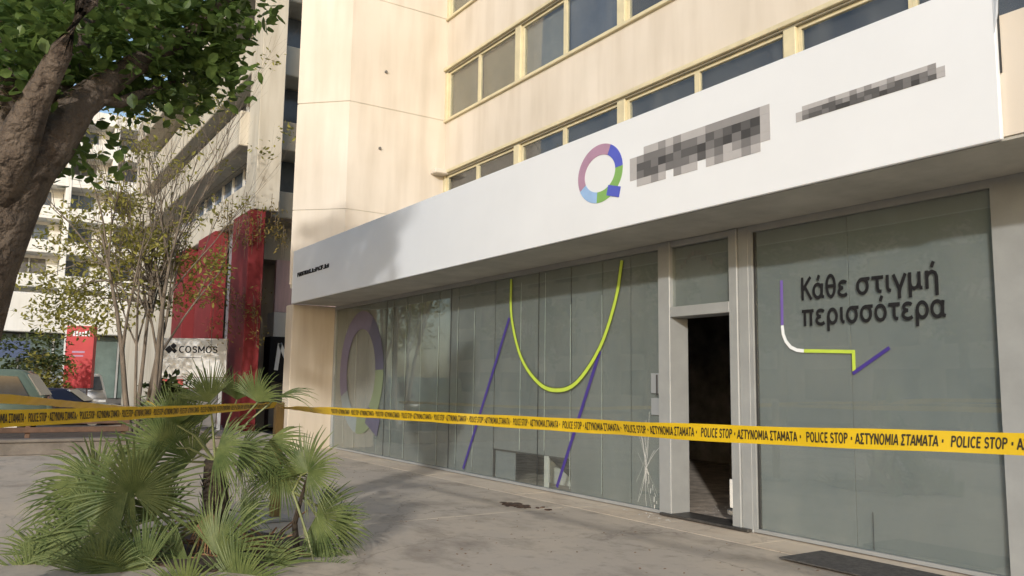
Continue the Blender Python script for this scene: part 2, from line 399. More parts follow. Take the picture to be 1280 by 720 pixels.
def textmesh(body, wd=0.11):
    """letters as overlapping strokes; z of each vertex is a layer number so that strokes never share a plane"""
    V = []; F = []; x = 0
    for ch in body:
        adv, strokes = FONT[ch]
        for k, P in enumerate(strokes):
            P = [Vector((p[0]+x, p[1])) for p in P]; w_ = wd*(1.6 if ch == '•' else 1)
            closed = (P[0]-P[-1]).length < 1e-4; i0 = len(V); n = len(P)
            for i in range(n):
                if closed: d = P[(i+1) % (n-1)]-P[(i-1) % (n-1)]
                else: d = P[min(i+1, n-1)]-P[max(i-1, 0)]
                d.normalize(); nr = Vector((-d.y, d.x))*w_/2
                V += [Vector((*(P[i]+nr), k)), Vector((*(P[i]-nr), k))]
            for i in range(n-1): F.append((i0+2*i, i0+2*i+1, i0+2*i+3, i0+2*i+2))
        x += adv
    return V, F
def flat_text(mb, body, x0, x1, zb, size, y, wd=0.11, depth=0.004):
    V, F = textmesh(body, wd); a = min(v.x for v in V); b = max(v.x for v in V); k = (x1-x0)/(b-a)
    P = [(x0+(v.x-a)*k, y-depth-.0004*v.z, zb+v.y*size) for v in V]; mb.mesh(P, F)
    edges = {}
    for f in F:
        for i in range(len(f)): edges.setdefault(tuple(sorted((f[i], f[(i+1) % 4]))), []).append((f[i], f[(i+1) % 4]))
    for es in edges.values():
        if len(es) == 1:
            p, q = P[es[0][0]], P[es[0][1]]; mb.face([p, (p[0], y, p[2]), (q[0], y, q[2]), q])

def glyphs(mb, n, x0, x1, zb, h, y, seed, th=0.16, gap=0.22, depth=0.02):
    """a row of unreadable letter-like marks"""
    rnd = random.Random(seed); w = (x1-x0)/n
    for i in range(n):
        a = x0+i*w+w*gap*0.5; b = x0+(i+1)*w-w*gap*0.5; t = min(h*th, (b-a)*0.42)
        hh = h*rnd.choice([1, 1, 0.94, 0.9])
        st = []
        if rnd.random() < 0.8: st.append((a, a+t, 0, hh))
        if rnd.random() < 0.7 or not st: st.append((b-t, b, 0, hh))
        if rnd.random() < 0.65: st.append((a, b, hh-t, hh))
        if rnd.random() < 0.5: st.append((a, b, hh*0.5-t/2, hh*0.5+t/2))
        if rnd.random() < 0.5: st.append((a, b, 0, t))
        for k, (p, q, r_, s_) in enumerate(st): mb.box(p, q, y-depth-0.0015*k, y, zb+r_, zb+s_)

def scatter_leaves(mb, centre, rad, n, size, rnd, squash=(1, 1, 1), droop=0.3, aspect=0.55):
    c = Vector(centre)
    for _ in range(n):
        d = Vector((rnd.gauss(0, 1), rnd.gauss(0, 1), rnd.gauss(0, 1))); d.normalize()
        r = rad*rnd.random()**0.5
        p = c + Vector((d.x*squash[0], d.y*squash[1], d.z*squash[2]))*r
        ax = Vector((rnd.gauss(0, 1), rnd.gauss(0, 1), rnd.gauss(0, .6)-droop)).normalized()
        sd = ax.cross(Vector((rnd.gauss(0, .6), rnd.gauss(0, .6), 1))).normalized()
        nn = ax.cross(sd); L = size*rnd.uniform(.65, 1.25); W = L*aspect*0.5
        i = len(mb.v)
        mb.v += [p, p+ax*L*.28+sd*W*.86, p+ax*L*.62+sd*W*.9-nn*L*.03, p+ax*L-nn*L*.12, p+ax*L*.62-sd*W*.9-nn*L*.03, p+ax*L*.28-sd*W*.86, p+ax*L*.48-nn*L*.07]
        mb.f += [(i, i+6, i+1), (i+1, i+6, i+2), (i+2, i+6, i+3), (i+3, i+6, i+4), (i+4, i+6, i+5), (i+5, i+6, i)]; mb.mi += [mb.cur]*6

# ================================================================== THE SETTING
g = MB().box(-900, 900, -900, 900, -0.5, -0.16).build('ground', 'asphalt'); props(g, kind='structure')
road = MB().box(-300, 40, -24, -12.0, -0.155, -0.12).build('road', 'asphalt'); props(road, kind='structure')
kb = MB().bbox(-60, 12, -12.0, -11.8, -0.13, 0.0, 0.02).build('kerb', 'planter_stone'); props(kb, kind='structure')
# pavement between the shop front and the kerb, cast in bays with narrow joints
pv = MB().box(-60, 12, -11.8, 0.3, -0.15, -0.004).build('pavement', 'paving'); props(pv, kind='structure')
jx = [-60, -34, -27.5, -21.0, -14.6, -8.9, -4.35, 0.6, 12]
for i in range(len(jx)-1):
    for (ya, yb) in ((-11.79, -5.9), (-5.89, -0.66)):
        MB().bbox(jx[i]+0.004, jx[i+1]-0.004, ya+0.004, yb-0.004, -0.02, 0.0 + random.uniform(-.001, .001), 0.002).build('concrete_slab', 'paving', pv)
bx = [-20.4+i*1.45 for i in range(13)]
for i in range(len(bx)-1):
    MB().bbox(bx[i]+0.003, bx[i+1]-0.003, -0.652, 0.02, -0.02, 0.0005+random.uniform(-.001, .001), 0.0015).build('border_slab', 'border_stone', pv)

# ================================================================== OFFICE BUILDING
A, YW = -18.864, 2.635
ZROWS = [(5.75, 7.147), (8.631, 10.009), (11.50, 12.88)]
bld = thing('office_building', 'cream rendered office block with rows of strip windows above the glazed shop front', 'building', (-10, 3, 0))
XE = 4.2
def wall(z0, z1):
    MB().box(A, XE, YW, YW+0.35, z0, z1).build('wall', 'cream_render', bld)
zs = [4.3] + [z for r_ in ZROWS for z in r_] + [14.6]
for i in range(0, len(zs), 2): wall(zs[i], zs[i+1])
MB().box(A, XE, YW+0.36, YW+0.6, 4.3, 14.6).build('inner_wall', 'interior', bld)
MB().box(A-1.1, XE, YW+0.62, YW+9, 3.7, 14.55).build('core', 'grey_concrete', bld)
# projecting bay at the left, plan follows the two facets seen in the photograph
bay = [(A, YW+0.4), (A, -0.10), (A-1.0, -1.10), (A-1.12, -1.0), (A-1.12, 0.6), (A-1.12, YW+0.4)]
cx = sum(p[0] for p in bay)/6; cy = sum(p[1] for p in bay)/6
def shrink(k): return [(cx+(x-cx)*k, cy+(y-cy)*k) for x, y in bay]
for z0, z1 in ((4.0, 5.86), (5.88, 8.615), (8.645, 11.48), (11.51, 14.6)):
    MB().prism(bay, z0, z1).build('bay_wall', 'cream_render', bld)
MB().prism(shrink(0.985), 3.9, 14.5).build('bay_core', 'grey_concrete', bld)
for (x, y, z) in ((A+0.0, 0.75, 7.55), (A, 0.85, 9.6)):
    MB().tube([(x-.01, y, z), (x+0.05, y, z)], 0.035, 8).build('vent_pipe', 'recess', bld)
MB().bbox(A-0.02, A+0.3, YW-0.42, YW-0.02, 7.10, 7.22, 0.02).build('ledge_end', 'cream_render', bld)
# strip windows
PIL = [-18.80, -15.31, -11.65, -7.73, -3.9, 0.0, 3.9]
MUL = [-17.16, -13.54, -9.71, -5.8, -1.95, 1.95]
rw = random.Random(3)
for ri, (z0, z1) in enumerate(ZROWS):
    MB().bbox(A, XE, YW-0.07, YW+0.05, z0-0.06, z0+0.012, 0.008).build('sill', 'window_frame', bld)
    MB().bbox(A, XE, YW-0.10, YW+0.04, z1-0.012, z1+0.07, 0.008).build('head_moulding', 'window_frame', bld)
    MB().box(A, XE, YW-0.04, YW+0.06, z1-0.05, z1-0.014).build('head_shadow_gap', 'window_frame_dark', bld)  # dark strip painted in as the shadow line under the head moulding
    for i, px in enumerate(PIL):
        if i == 0: MB().bbox(A+0.002, px+0.05, YW-0.035, YW+0.2, z0+0.014, z1-0.052, 0.006).build('pillar', 'window_frame', bld)
        else: MB().bbox(px-0.11, px+0.11, YW-0.045, YW+0.2, z0+0.014, z1-0.052, 0.006).build('pillar', 'window_frame', bld)
    for i in range(len(MUL)):
        a0 = PIL[i]+(0.055 if i == 0 else 0.115); b0 = PIL[i+1]-0.115; mm = MUL[i]
        for j, (xa, xb) in enumerate(((a0, mm-0.002), (mm+0.002, b0))):
            f = MB(); t = 0.055; za, zb = z0+0.016, z1-0.054; y0, y1 = YW+0.02, YW+0.09
            f.box(xa, xa+t, y0, y1, za, zb); f.box(xb-t, xb, y0, y1, za, zb)
            f.box(xa+t, xb-t, y0, y1, za, za+t); f.box(xa+t, xb-t, y0, y1, zb-t, zb)
            fo = f.build('window', 'window_frame', bld)
            MB().box(xa+t, xb-t, y0+0.03, y0+0.036, za+t, zb-t).build('pane', 'upper_glass', fo)
            if ri == 0: bm_ = 'blind_dark'
            elif i == 0: bm_ = 'blind_tan'
            elif i == 1 and j == 0: bm_ = 'blind_grey'
            elif i == 1: bm_ = 'blind_blue'
            else: bm_ = rw.choice(['blind_dark', 'blind_blue', 'blind_grey'])
            MB().box(xa+t*0.5, xb-t*0.5, y0+0.12, y0+0.128, za+t*.5, zb-t*0.5).build('blind', bm_, fo)  # a blind, except the blue grey sheets, which paint a reflection into the pane

# canopy slab over the shop, its soffit, the return wall at the left and the room behind
XL, XR = -19.36, -2.97
MB().box(XL, 4.2, -1.118, YW+0.3, 3.506, 4.45).build('canopy', ['cream_render'], bld)
MB().box(XL+0.03, 4.15, -1.10, -0.04, 3.478, 3.505).build('soffit', 'soffit_grey', bld)
MB().bbox(-19.95, -19.44, -1.12, 0.4, -0.05, 3.476, 0.02).build('return_wall', 'beige_pier', bld)
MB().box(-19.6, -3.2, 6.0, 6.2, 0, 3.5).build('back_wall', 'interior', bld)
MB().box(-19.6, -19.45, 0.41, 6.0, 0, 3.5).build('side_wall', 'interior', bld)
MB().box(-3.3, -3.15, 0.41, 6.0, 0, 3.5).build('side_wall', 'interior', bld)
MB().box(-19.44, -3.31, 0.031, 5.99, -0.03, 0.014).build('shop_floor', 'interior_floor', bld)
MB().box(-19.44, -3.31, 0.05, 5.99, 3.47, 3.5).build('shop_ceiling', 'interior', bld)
# pier beyond the right pane
MB().bbox(-3.30, -2.2, -0.06, 0.5, -0.05, 3.476, 0.02).build('pier', 'soffit_grey', bld)
MB().bbox(-2.19, 4.2, 0.0, 0.4, -0.05, 3.476, 0.02).build('side_shop_wall', 'soffit_grey', bld)

# ---- left shop window
GT = 3.40
def shop_window(x0, x1, fm):
    f = MB(); t = 0.06
    f.box(x0, x1, -0.05, 0.05, GT, 3.477); f.box(x0, x1, -0.045, 0.045, 0.012, 0.052)
    return f
f = shop_window(-19.43, -7.832, 'aluminium'); f.box(-19.43, -19.38, -0.05, 0.05, 0.053, GT-0.001)
lw = f.build('shop_window', 'aluminium', bld)
gj = [-19.38, -16.4, -13.5, -10.62, -7.835]
for i in range(4):
    MB().box(gj[i]+0.004, gj[i+1]-0.004, -0.012, -0.004, 0.053, GT).build('glass_pane', 'shop_glass', lw)
    if i: MB().box(gj[i]-0.004, gj[i]+0.004, -0.013, -0.003, 0.053, GT-0.001).build('silicone_joint', 'dark_seal', lw)
seams = [-19.38, -18.75, -18.1, -17.45, -16.8, -16.1, -15.45, -14.75, -14.01, -13.26, -12.65, -11.97, -11.15, -10.46, -9.80, -9.06, -8.45, -7.835]
rs = random.Random(5)
for i in range(len(seams)-1):
    a, b = seams[i], seams[i+1]
    zb = 0.054
    if a >= -11.98 and b <= -9.79: zb = 0.53
    y = 0.012+rs.uniform(0, .012)
    MB().box(a+0.009, b-0.009, y, y+0.004, zb, GT-0.004).build('film_strip', 'film', lw)
    if i and rs.random() < 0.85:
        lo = 0.06 if zb < 0.2 else 0.54
        MB().box(a-0.006, a+0.006, 0.004, 0.008, lo+rs.uniform(0, .1), GT-rs.uniform(0.02, .7)).build('film_seam', 'seam', lw)
# what shows where the film is torn off at the bottom
tn = MB(); tn.box(-12.0, -9.75, 0.03, 0.05, 0.50, 0.54); tn.box(-12.02, -11.97, 0.03, 0.05, 0.054, 0.54)
tn.build('film_edge', 'dark_seal', lw)
MB().face([(-11.2, .55, 0.02), (-10.5, .55, 0.02), (-10.55, .55, 0.16), (-11.2, .55, 0.46)]).face([(-11.2, .57, 0.46), (-10.55, .57, 0.16), (-10.5, .57, 0.02), (-11.2, .57, 0.02)]).build('paper_sheet', 'inside_white', lw)
MB().box(-10.47, -10.36, 0.02, 0.04, 0.054, 0.52).build('film_strip', 'inside_white', lw)
MB().box(-11.95, -11.35, 0.06, 0.075, 0.054, 0.53).build('film_strip', 'film_pale', lw)

# printed motifs on the glass
def curve_pts(P, n=40):
    """Catmull-Rom through P"""
    P = [Vector((p[0], p[1])) for p in P]; Q = [P[0]*2-P[1]] + P + [P[-1]*2-P[-2]]; out = []
    per = max(2, n//(len(P)-1))
    for i in range(1, len(Q)-2):
        for k in range(per):
            t = k/per; a, b, c, d = Q[i-1], Q[i], Q[i+1], Q[i+2]
            out.append(0.5*((2*b)+(c-a)*t+(2*a-5*b+4*c-d)*t*t+(3*b-a-3*c+d)*t**3))
    out.append(P[-1]); return [(p.x, p.y) for p in out]
U = curve_pts([(-11.43, 3.37), (-11.40, 2.72), (-11.10, 2.05), (-10.60, 1.64), (-10.12, 1.53), (-9.62, 1.65), (-9.08, 2.15), (-8.74, 2.80), (-8.60, 3.35)])
MB().rib(U, 0.085, -0.0135, 0.002).build('motif_outline', 'lime_edge', lw)
MB().rib(U, 0.055, -0.016, 0.002).build('motif_curve', 'lime', lw)
MB().rib([(-11.47, 2.72), (-12.92, 0.10)], 0.06, -0.0135, 0.002).build('motif_line', 'violet', lw)
MB().rib([(-9.08, 2.10), (-10.09, 0.09)], 0.06, -0.0135, 0.002).build('motif_line', 'violet', lw)
def logo(parent, cx_, cz, rx, rz, th, y, mats, taily):
    n = 64
    segs = [('a', 60, 130), ('b', 130, 205), ('c', 205, 262), ('d', 262, 300), ('e', 300, 362), ('f', 2, 60)]
    for (k, a0, a1), mname in zip(segs, mats):
        pts = []
        for i in range(15):
            t = R(a0+(a1-a0)*i/14); pts.append((cx_+rx*math.cos(t), cz+rz*math.sin(t)))
        MB().rib(pts, th, y, 0.004).build('logo_arc', mname, parent)
    MB().rib([(cx_+rx*0.42, cz-rz*0.80), (cx_+rx*1.05, cz-rz*1.02)], th*0.95, y-0.0045, 0.003).build('logo_tail', mats[-1], parent)
logo(lw, -17.75, 1.85, 1.05, 1.2, 0.42, -0.0135, ['plum_dim', 'plum_dim', 'teal_dim', 'green_dim', 'green_dim', 'navy_dim'], 0)

# smashed corner of the glass beside the door
ck = MB(); rc = random.Random(11)
c0 = (-8.13, 0.62)
for i in range(26):
    ang = rc.choice([rc.uniform(60, 120), rc.uniform(240, 300), rc.uniform(35, 145), rc.uniform(230, 310)]); L = rc.uniform(0.18, 0.62)
    x, z = c0[0]+rc.uniform(-.03, .03), c0[1]+rc.uniform(-.10, .10); pts = [(x, z)]
    for k in range(4):
        ang += rc.uniform(-9, 9); x += math.cos(R(ang))*L/4*0.8; z += math.sin(R(ang))*L/4
        x = min(x, -7.85); z = max(z, .06)
        pts.append((x, z))
    ck.rib(pts, rc.uniform(0.0015, 0.0045), -0.0125-0.0002*i, 0.0002)
for i in range(10):
    x = -8.1+i*0.018+rc.uniform(-.03, .03); z = 0.55-i*0.05
    ck.rib([(x, z), (x+rc.uniform(-.02, .03), z-rc.uniform(.03, .07))], rc.uniform(.005, .013), -0.019, .0004)
ck.build('glass_crack', 'inside_white', lw)
MB().bbox(-8.02, -7.87, -0.022, -0.0125, 1.52, 1.78, 0.003).build('lock_plate', 'film_pale', lw)
MB().bbox(-8.02, -7.87, -0.022, -0.0125, 1.24, 1.46, 0.003).build('lock_plate', 'film_pale', lw)
MB().tube([(-7.90, -0.03, 1.50), (-7.90, -0.03, 1.76)], 0.012, 8).build('lock_bar', 'dark_seal', lw)

# ---- doorway
dw = MB().bbox(-7.830, -7.615, -0.07, 0.26, 0.0, 3.476, 0.008).build('doorway', 'aluminium', bld)
MB().bbox(-6.63, -6.50, -0.07, 0.26, 0.0, 3.476, 0.008).build('door_post', 'aluminium', dw)
MB().bbox(-6.497, -6.345, -0.05, 0.10, 0.0, 3.476, 0.008).build('door_post', 'aluminium', dw)
MB().bbox(-7.614, -6.631, -0.065, 0.26, 2.49, 2.62, 0.006).build('transom_bar', 'aluminium', dw)
MB().bbox(-7.614, -6.631, -0.05, 0.05, 3.40, 3.476, 0.006).build('head_bar', 'aluminium', dw)
MB().box(-7.613, -6.632, -0.012, -0.004, 2.621, 3.399).build('transom_pane', 'shop_glass', dw)
MB().box(-7.60, -6.645, 0.03, 0.036, 2.63, 3.39).build('transom_film', 'film', dw)
sm = MB(); rq = random.Random(4)
for i in range(9):
    t = i/8; x = -7.46+0.5*t; z = 3.10+0.13*math.sin(math.pi*t)*1.2
    sm.box(x, x+rq.uniform(.02, .035), -0.0145-0.0003*i, -0.0125, z, z+rq.uniform(.05, .075))
sm.build('torn_sticker', 'letter_grey_pale', dw)
MB().bbox(-7.78, -6.36, -0.12, 0.26, 0.008, 0.04, 0.008).build('threshold', 'threshold', dw)
# glass door swung inwards on the right hand post
dl = MB().bbox(-6.70, -6.655, 0.28, 1.16, 0.06, 2.47, 0.006).build('door', 'threshold', dw)
MB().tube([(-6.71, 1.05, 0.9), (-6.75, 1.05, 0.92), (-6.75, 1.05, 1.38), (-6.71, 1.05, 1.4)], 0.014, 8).build('door_handle', 'aluminium', dl)
pl = MB(); pl.bbox(-6.655, -6.615, -0.078, -0.071, 0.24, 0.56, 0.003); pl.build('peeled_sticker', 'inside_white', dw)

# ---- right shop window
f = MB(); x0, x1 = -6.343, -3.302
f.box(x0, x1, -0.05, 0.05, GT, 3.477); f.box(x0, x1, -0.045, 0.045, 0.0125, 0.05)
f.box(x0, x0+0.05, -0.05, 0.05, 0.051, GT-.001); f.box(-3.62, x1, -0.055, 0.05, 0.051, GT-.001)
rwn = f.build('shop_window', 'aluminium', bld)
MB().box(-6.293, -6.27, -0.02, 0.03, 0.051, GT-.001).build('rubber_seal', 'dark_seal', rwn)
for a, b in ((-6.268, -5.093), (-5.087, -3.622)):
    MB().box(a, b, -0.012, -0.004, 0.051, GT).build('glass_pane', 'shop_glass', rwn)
    MB().box(a, b, 0.012, 0.016, 0.052, GT-.004).build('film_sheet', 'film_pale', rwn)
MB().box(-4.90, -4.894, -0.014, -0.0125, 0.06, 0.42).build('glass_crack', 'dark_seal', rwn)
for body, xa_, xb_, zb_ in (('Κάθε', -5.65, -5.09, 2.555), ('στιγμή', -4.99, -4.14, 2.555), ('περισσότερα', -5.65, -4.08, 2.275)):
    lt = MB(); flat_text(lt, body, xa_, xb_, zb_, 0.335, -0.0125, 0.105, 0.004); lt.build('slogan_word', 'letter_black', rwn)
MB().rib([(-5.91, 2.80), (-5.915, 2.30)], 0.035, -0.0125, 0.002).build('motif_line', 'violet_pale', rwn)
arc = [(-5.915, 2.298), (-5.905, 2.20), (-5.87, 2.12), (-5.81, 2.055), (-5.73, 2.02), (-5.64, 2.01)]
MB().rib(arc, 0.038, -0.0128, 0.002).build('motif_arc', 'print_white', rwn)
MB().rib([(-5.64, 2.01), (-5.03, 1.985)], 0.036, -0.0131, 0.002).build('motif_line', 'lime', rwn)
MB().rib([(-5.045, 2.0), (-5.045, 1.79)], 0.036, -0.0155, 0.002).build('motif_line', 'lime', rwn)
MB().rib([(-5.06, 1.765), (-4.65, 2.015)], 0.036, -0.0178, 0.002).build('motif_line', 'violet', rwn)

# ================================================================== FASCIA SIGN
sg = thing('fascia_sign', 'long white fascia sign with a ring logo running above the shop windows', 'sign', (-11.2, -1.14, 3.49))
MB().bbox(XL-0.03, XR, -1.166, -1.122, 3.478, 4.765, 0.006).build('sign_panel', 'sign_white', sg)
MB().bbox(XL-0.03, XR, -1.12, -0.98, 4.66, 4.76, 0.006).build('top_rail', 'sign_white', sg)
MB().bbox(XL-0.075, XL-0.032, -1.166, -0.3, 3.478, 4.765, 0.006).build('end_return', 'sign_white', sg)
MB().face([(XR-.005, -1.169, 4.76), (XR+.06, -1.20, 4.72), (XR+.035, -1.18, 4.45), (XR-.005, -1.169, 4.30)]).face([(XR-.005, -1.167, 4.30), (XR+.035, -1.178, 4.45), (XR+.06, -1.198, 4.72), (XR-.005, -1.167, 4.76)]).build('torn_corner', 'sign_white', sg)
MB().box(XR+0.001, XR+0.014, -1.13, -1.119, 4.0, 4.6).build('open_joint', 'dark_seal', sg)
logo(sg, -7.68, 4.215, 0.365, 0.30, 0.135, -1.1675, ['mauve', 'mauve', 'sky_print', 'green_logo', 'green_logo', 'blue_logo'], 0)
# the words are only seen as soft grey blocks: built as a printed row of blocks in several greys
for i, v_ in enumerate((0.06, 0.10, 0.16, 0.25, 0.40)): mat('block_grey_%d' % i, (v_, v_*.97, v_*.97), 0.5, 0.03, spec=.3)
def blocks(parent, name, rows, x0, x1, z0, z1, y):
    nr = len(rows); nc = len(rows[0])
    for r_, row in enumerate(rows):
        for c_, ch in enumerate(row):
            if ch == '.': continue
            a_ = x0+(x1-x0)*c_/nc; b_ = x0+(x1-x0)*(c_+1)/nc; t_ = z1-(z1-z0)*r_/nr; u_ = z1-(z1-z0)*(r_+1)/nr
            MB().box(a_+.0005, b_-.0005, y-.004, y, u_+.0005, t_-.0005).build(name, 'block_grey_'+ch, parent)
blocks(sg, 'sign_lettering', ['..443434443333334', '43222312231210104', '41120121102102014', '42113222313243234', '.4434.344.434434.'], -7.12, -5.08, 3.91, 4.36, -1.1665)
blocks(sg, 'sign_small_lettering', ['.444434434344344443.', '43221123121132121234', '42112100112101120214', '.4443.44.444344.444.'][:3], -4.78, -3.36, 4.09, 4.225, -1.1665)
gw = MB(); glyphs(gw, 18, -19.05, -16.95, 4.09, 0.10, -1.1665, 31, 0.24, 0.22, 0.01); gw.build('sign_web_address', 'letter_black', sg)

# ================================================================== inside the shop, by the open door
dk = thing('desk', 'dark reception desk standing inside the open doorway', 'desk', (-8.9, 3.6, 0.014))
MB().bbox(-9.7, -8.1, 3.2, 4.0, 0.72, 0.76, .008).build('desk_top', 'furniture', dk)
MB().bbox(-9.66, -8.14, 3.25, 3.29, 0.014, 0.719, .006).build('front_panel', 'furniture', dk)
for x in (-9.66, -8.18): MB().bbox(x, x+0.04, 3.295, 3.96, 0.014, 0.719, .006).build('side_panel', 'furniture', dk)
rd = random.Random(9)
for (x, y, s_, h_, m_, lb) in ((-7.35, .75, .12, .05, 'inside_white', 'small white fragment on the floor just inside the doorway'), (-7.0, 1.3, .16, .16, 'furniture', 'charred lump on the floor inside the doorway'), (-7.6, 1.9, .2, .3, 'furniture', 'dark heap of burnt things deeper inside the doorway')):
    bmm = MB(); bmm.prism([(x+math.cos(a)*s_*rd.uniform(.5, 1), y+math.sin(a)*s_*rd.uniform(.5, 1)) for a in [k*.8 for k in range(8)]], 0.015, 0.015+h_)
    props(bmm.build('rubble_piece', m_, loc=(x, y, .014)), lb, 'debris')

gl_ = MB(); rk = random.Random(61)
for k in range(160):
    x = rk.uniform(-8.0, -6.7); y = rk.uniform(.3, 2.2)
    if k % 4 == 0: x, y = rk.uniform(-8.3, -7.2), -rk.uniform(.1, .5)
    r_ = rk.uniform(.008, .035); a = rk.uniform(0, 6.28); z = .016 if y > 0 else .006
    gl_.face([(x+math.cos(a+t)*r_*rk.uniform(.5, 1), y+math.sin(a+t)*r_*rk.uniform(.5, 1), z+rk.uniform(0, .012)) for t in (0, 2.1, 4.2)])
props(gl_.build('shattered_glass', 'inside_white', loc=(-7.4, .8, 0)), 'glass splinters and scraps strewn inside and before the open door', 'debris', kind='stuff')

# ================================================================== on the pavement
o = MB().bbox(-5.25, -3.95, -0.98, -0.36+0.02, 0.016, 0.03, .005).build('floor_mat', 'mat_rubber', loc=(-4.6, -.66, 0.016))
props(o, 'dark flat mat on the pavement below the slogan window', 'mat')
sc_ = MB(); rz = random.Random(2)
for i in range(60):
    t = rz.random()*6.283; q = rz.random()**.7
    x = -9.33+math.cos(t)*0.30*q; y = -1.25+math.sin(t)*0.15*q; s_ = rz.uniform(.02, .06)
    sc_.prism([(x+math.cos(a)*s_*rz.uniform(.6, 1.2), y+math.sin(a)*s_*rz.uniform(.6, 1.2)) for a in [k*1.05 for k in range(6)]], 0.001, 0.003+rz.uniform(.002, .012)*(1-q*.7))
o = sc_.build('debris_heap', 'scorch', loc=(-9.05, -1.12, 0)); props(o, 'dark brown heap of burnt debris on the pavement before the lime curve', 'debris')
sc_ = MB()
for i in range(9):
    x = -8.9+rz.uniform(-.12, .14); y = -1.08+rz.uniform(-.07, .07); s_ = rz.uniform(.012, .035)
    sc_.prism([(x+math.cos(a)*s_, y+math.sin(a)*s_) for a in [k*1.05 for k in range(6)]], 0.001, 0.012)
o = sc_.build('debris_scatter', 'scorch', loc=(-8.5, -1.0, 0)); props(o, 'small dark crumbs scattered right of the burnt debris heap', 'debris', kind='stuff')

fl = MB(); rl = random.Random(77)
for k in range(420):
    x = rl.uniform(-20, -2); y = -.7-abs(rl.gauss(0, 2.6))
    if y < -7: continue
    a = rl.uniform(0, 6.28); L_ = rl.uniform(.012, .04); d = Vector((math.cos(a), math.sin(a), 0)); n_ = Vector((-d.y, d.x, 0))*L_*.35; p = Vector((x, y, .004+rl.uniform(0, .004)))
    fl.face([p, p+d*L_*.5+n_+Vector((0, 0, .006)), p+d*L_+Vector((0, 0, .004)), p+d*L_*.5-n_+Vector((0, 0, .002))])
props(fl.build('fallen_leaves', 'dry_leaf', loc=(-10, -3, 0)), 'small dry leaves and grit strewn over the pavement', 'litter', kind='stuff')

# ================================================================== police tape and its post
def tape(name, label, P, width, text_from=None, twist=None, sag=None, flip=False, nn=90):
    """ribbon through P (Vectors) with the printed words laid on its face"""
    t = thing(name, label, 'tape', tuple(P[0]), 'police tape')
    P = [Vector(p) for p in P]; Q = [P[0]*2-P[1]] + P + [P[-1]*2-P[-2]]; C_ = []
    per = nn//(len(P)-1)
    for i in range(1, len(Q)-2):
        for k in range(per):
            u = k/per; a, b, c, d = Q[i-1], Q[i], Q[i+1], Q[i+2]
            C_.append(0.5*((2*b)+(c-a)*u+(2*a-5*b+4*c-d)*u*u+(3*b-a-3*c+d)*u**3))
    C_.append(P[-1]); n = len(C_); S = [0]
    for i in range(1, n): S.append(S[-1]+(C_[i]-C_[i-1]).length)
    fr_ = []
    for i in range(n):
        d = (C_[min(i+1, n-1)]-C_[max(i-1, 0)]).normalized()
        side = d.cross(Vector((0, 0, 1))).normalized()
        upv = Vector((0, 0, 1))
        an = (twist(S[i]/S[-1]) if twist else 0.0) + 0.16*math.sin(S[i]*2.1+1)+0.10*math.sin(S[i]*5.3)
        u_ = upv*math.cos(an)+side*math.sin(an)
        fr_.append((C_[i], u_, d.cross(u_).normalized()))
    def at(s_, v, off):
        s_ = min(max(s_, 0), S[-1]-1e-6)
        lo = 0
        hi = n-1
        while hi-lo > 1:
            m_ = (lo+hi)//2
            if S[m_] <= s_: lo = m_
            else: hi = m_
        k = (s_-S[lo])/max(1e-9, S[hi]-S[lo])
        c = fr_[lo][0].lerp(fr_[hi][0], k); u_ = fr_[lo][1].lerp(fr_[hi][1], k); nr = fr_[lo][2].lerp(fr_[hi][2], k)
        return c+u_*(v*(1-.05*math.sin(s_*3.7)**2))+nr*(off+.004*math.sin(s_*6+v*14)+.0015*math.sin(s_*17-v*20))
    rb = MB(); M = 520; V = []; F = []
    for i in range(M+1):
        s_ = S[-1]*i/M
        for off in (0.0008, -0.0008):
            for v in (-width/2, 0, width/2): V.append(at(s_, v, off))
    for i in range(M):
        o = i*6; q = o+6
        F += [(o, o+1, q+1, q), (o+1, o+2, q+2, q+1), (o+3, q+3, q+4, o+4), (o+4, q+4, q+5, o+5), (o, q, q+3, o+3), (o+2, o+5, q+5, q+2)]
    rb.mesh(V, F); rb.build('tape_band', 'tape_yellow', t)
    if text_from is not None:
        Vt, Ft = textmesh('POLICE STOP • ΑΣΤΥΝΟΜΙΑ ΣΤΑΜΑΤΑ • ', 0.14)
        x0 = min(v.x for v in Vt); x1 = max(v.x for v in Vt); rep = 0.56; h = width*0.52/0.73
        k = (rep*0.955)/(x1-x0); s0 = text_from
        while s0 < S[-1]-0.05:
            vs = []
            ok = s0+rep*0.97 < S[-1]
            if ok:
                pr = MB()
                for v in Vt:
                    s_ = s0+(v.x-x0)*k
                    vs.append(at(S[-1]-s_ if flip else s_, (v.y-0.365)*h, (0.0026+.0004*v.z)*(-1 if flip else 1)))
                pr.mesh(vs, Ft); pr.build('tape_print', 'tape_print', t)
            s0 += rep
    return t
def P3(px, py, d): return CAM+(fw+rt*((px-640)/1020.15)+up*((360-py)/1020.15))*d
post = thing('wooden_post', 'short square ochre post behind the fan palm carrying the tape', 'post', (-9.62, -4.42, 0))
MB().bbox(-9.67, -9.57, -4.47, -4.37, 0, 1.36, 0.01).build('post_shaft', 'post_wood', post)
MB().bbox(-9.78, -9.46, -4.58, -4.26, 0.001, 0.05, 0.01).build('base_plate', 'metal_pole', post)
tape('police_tape', 'yellow police tape stretched across the shop front from the post to the right',
     [(-9.50, -4.43, 1.30), (-7.4, -4.50, 1.325), (-4.4, -4.56, 1.368), (-2.51, -4.62, 1.40), (-1.37, -4.52, 1.43), (0.4, -4.40, 1.47)], 0.078, 1.75,
     twist=lambda u: 1.05*max(0, 1-u*4.5)**0.6)
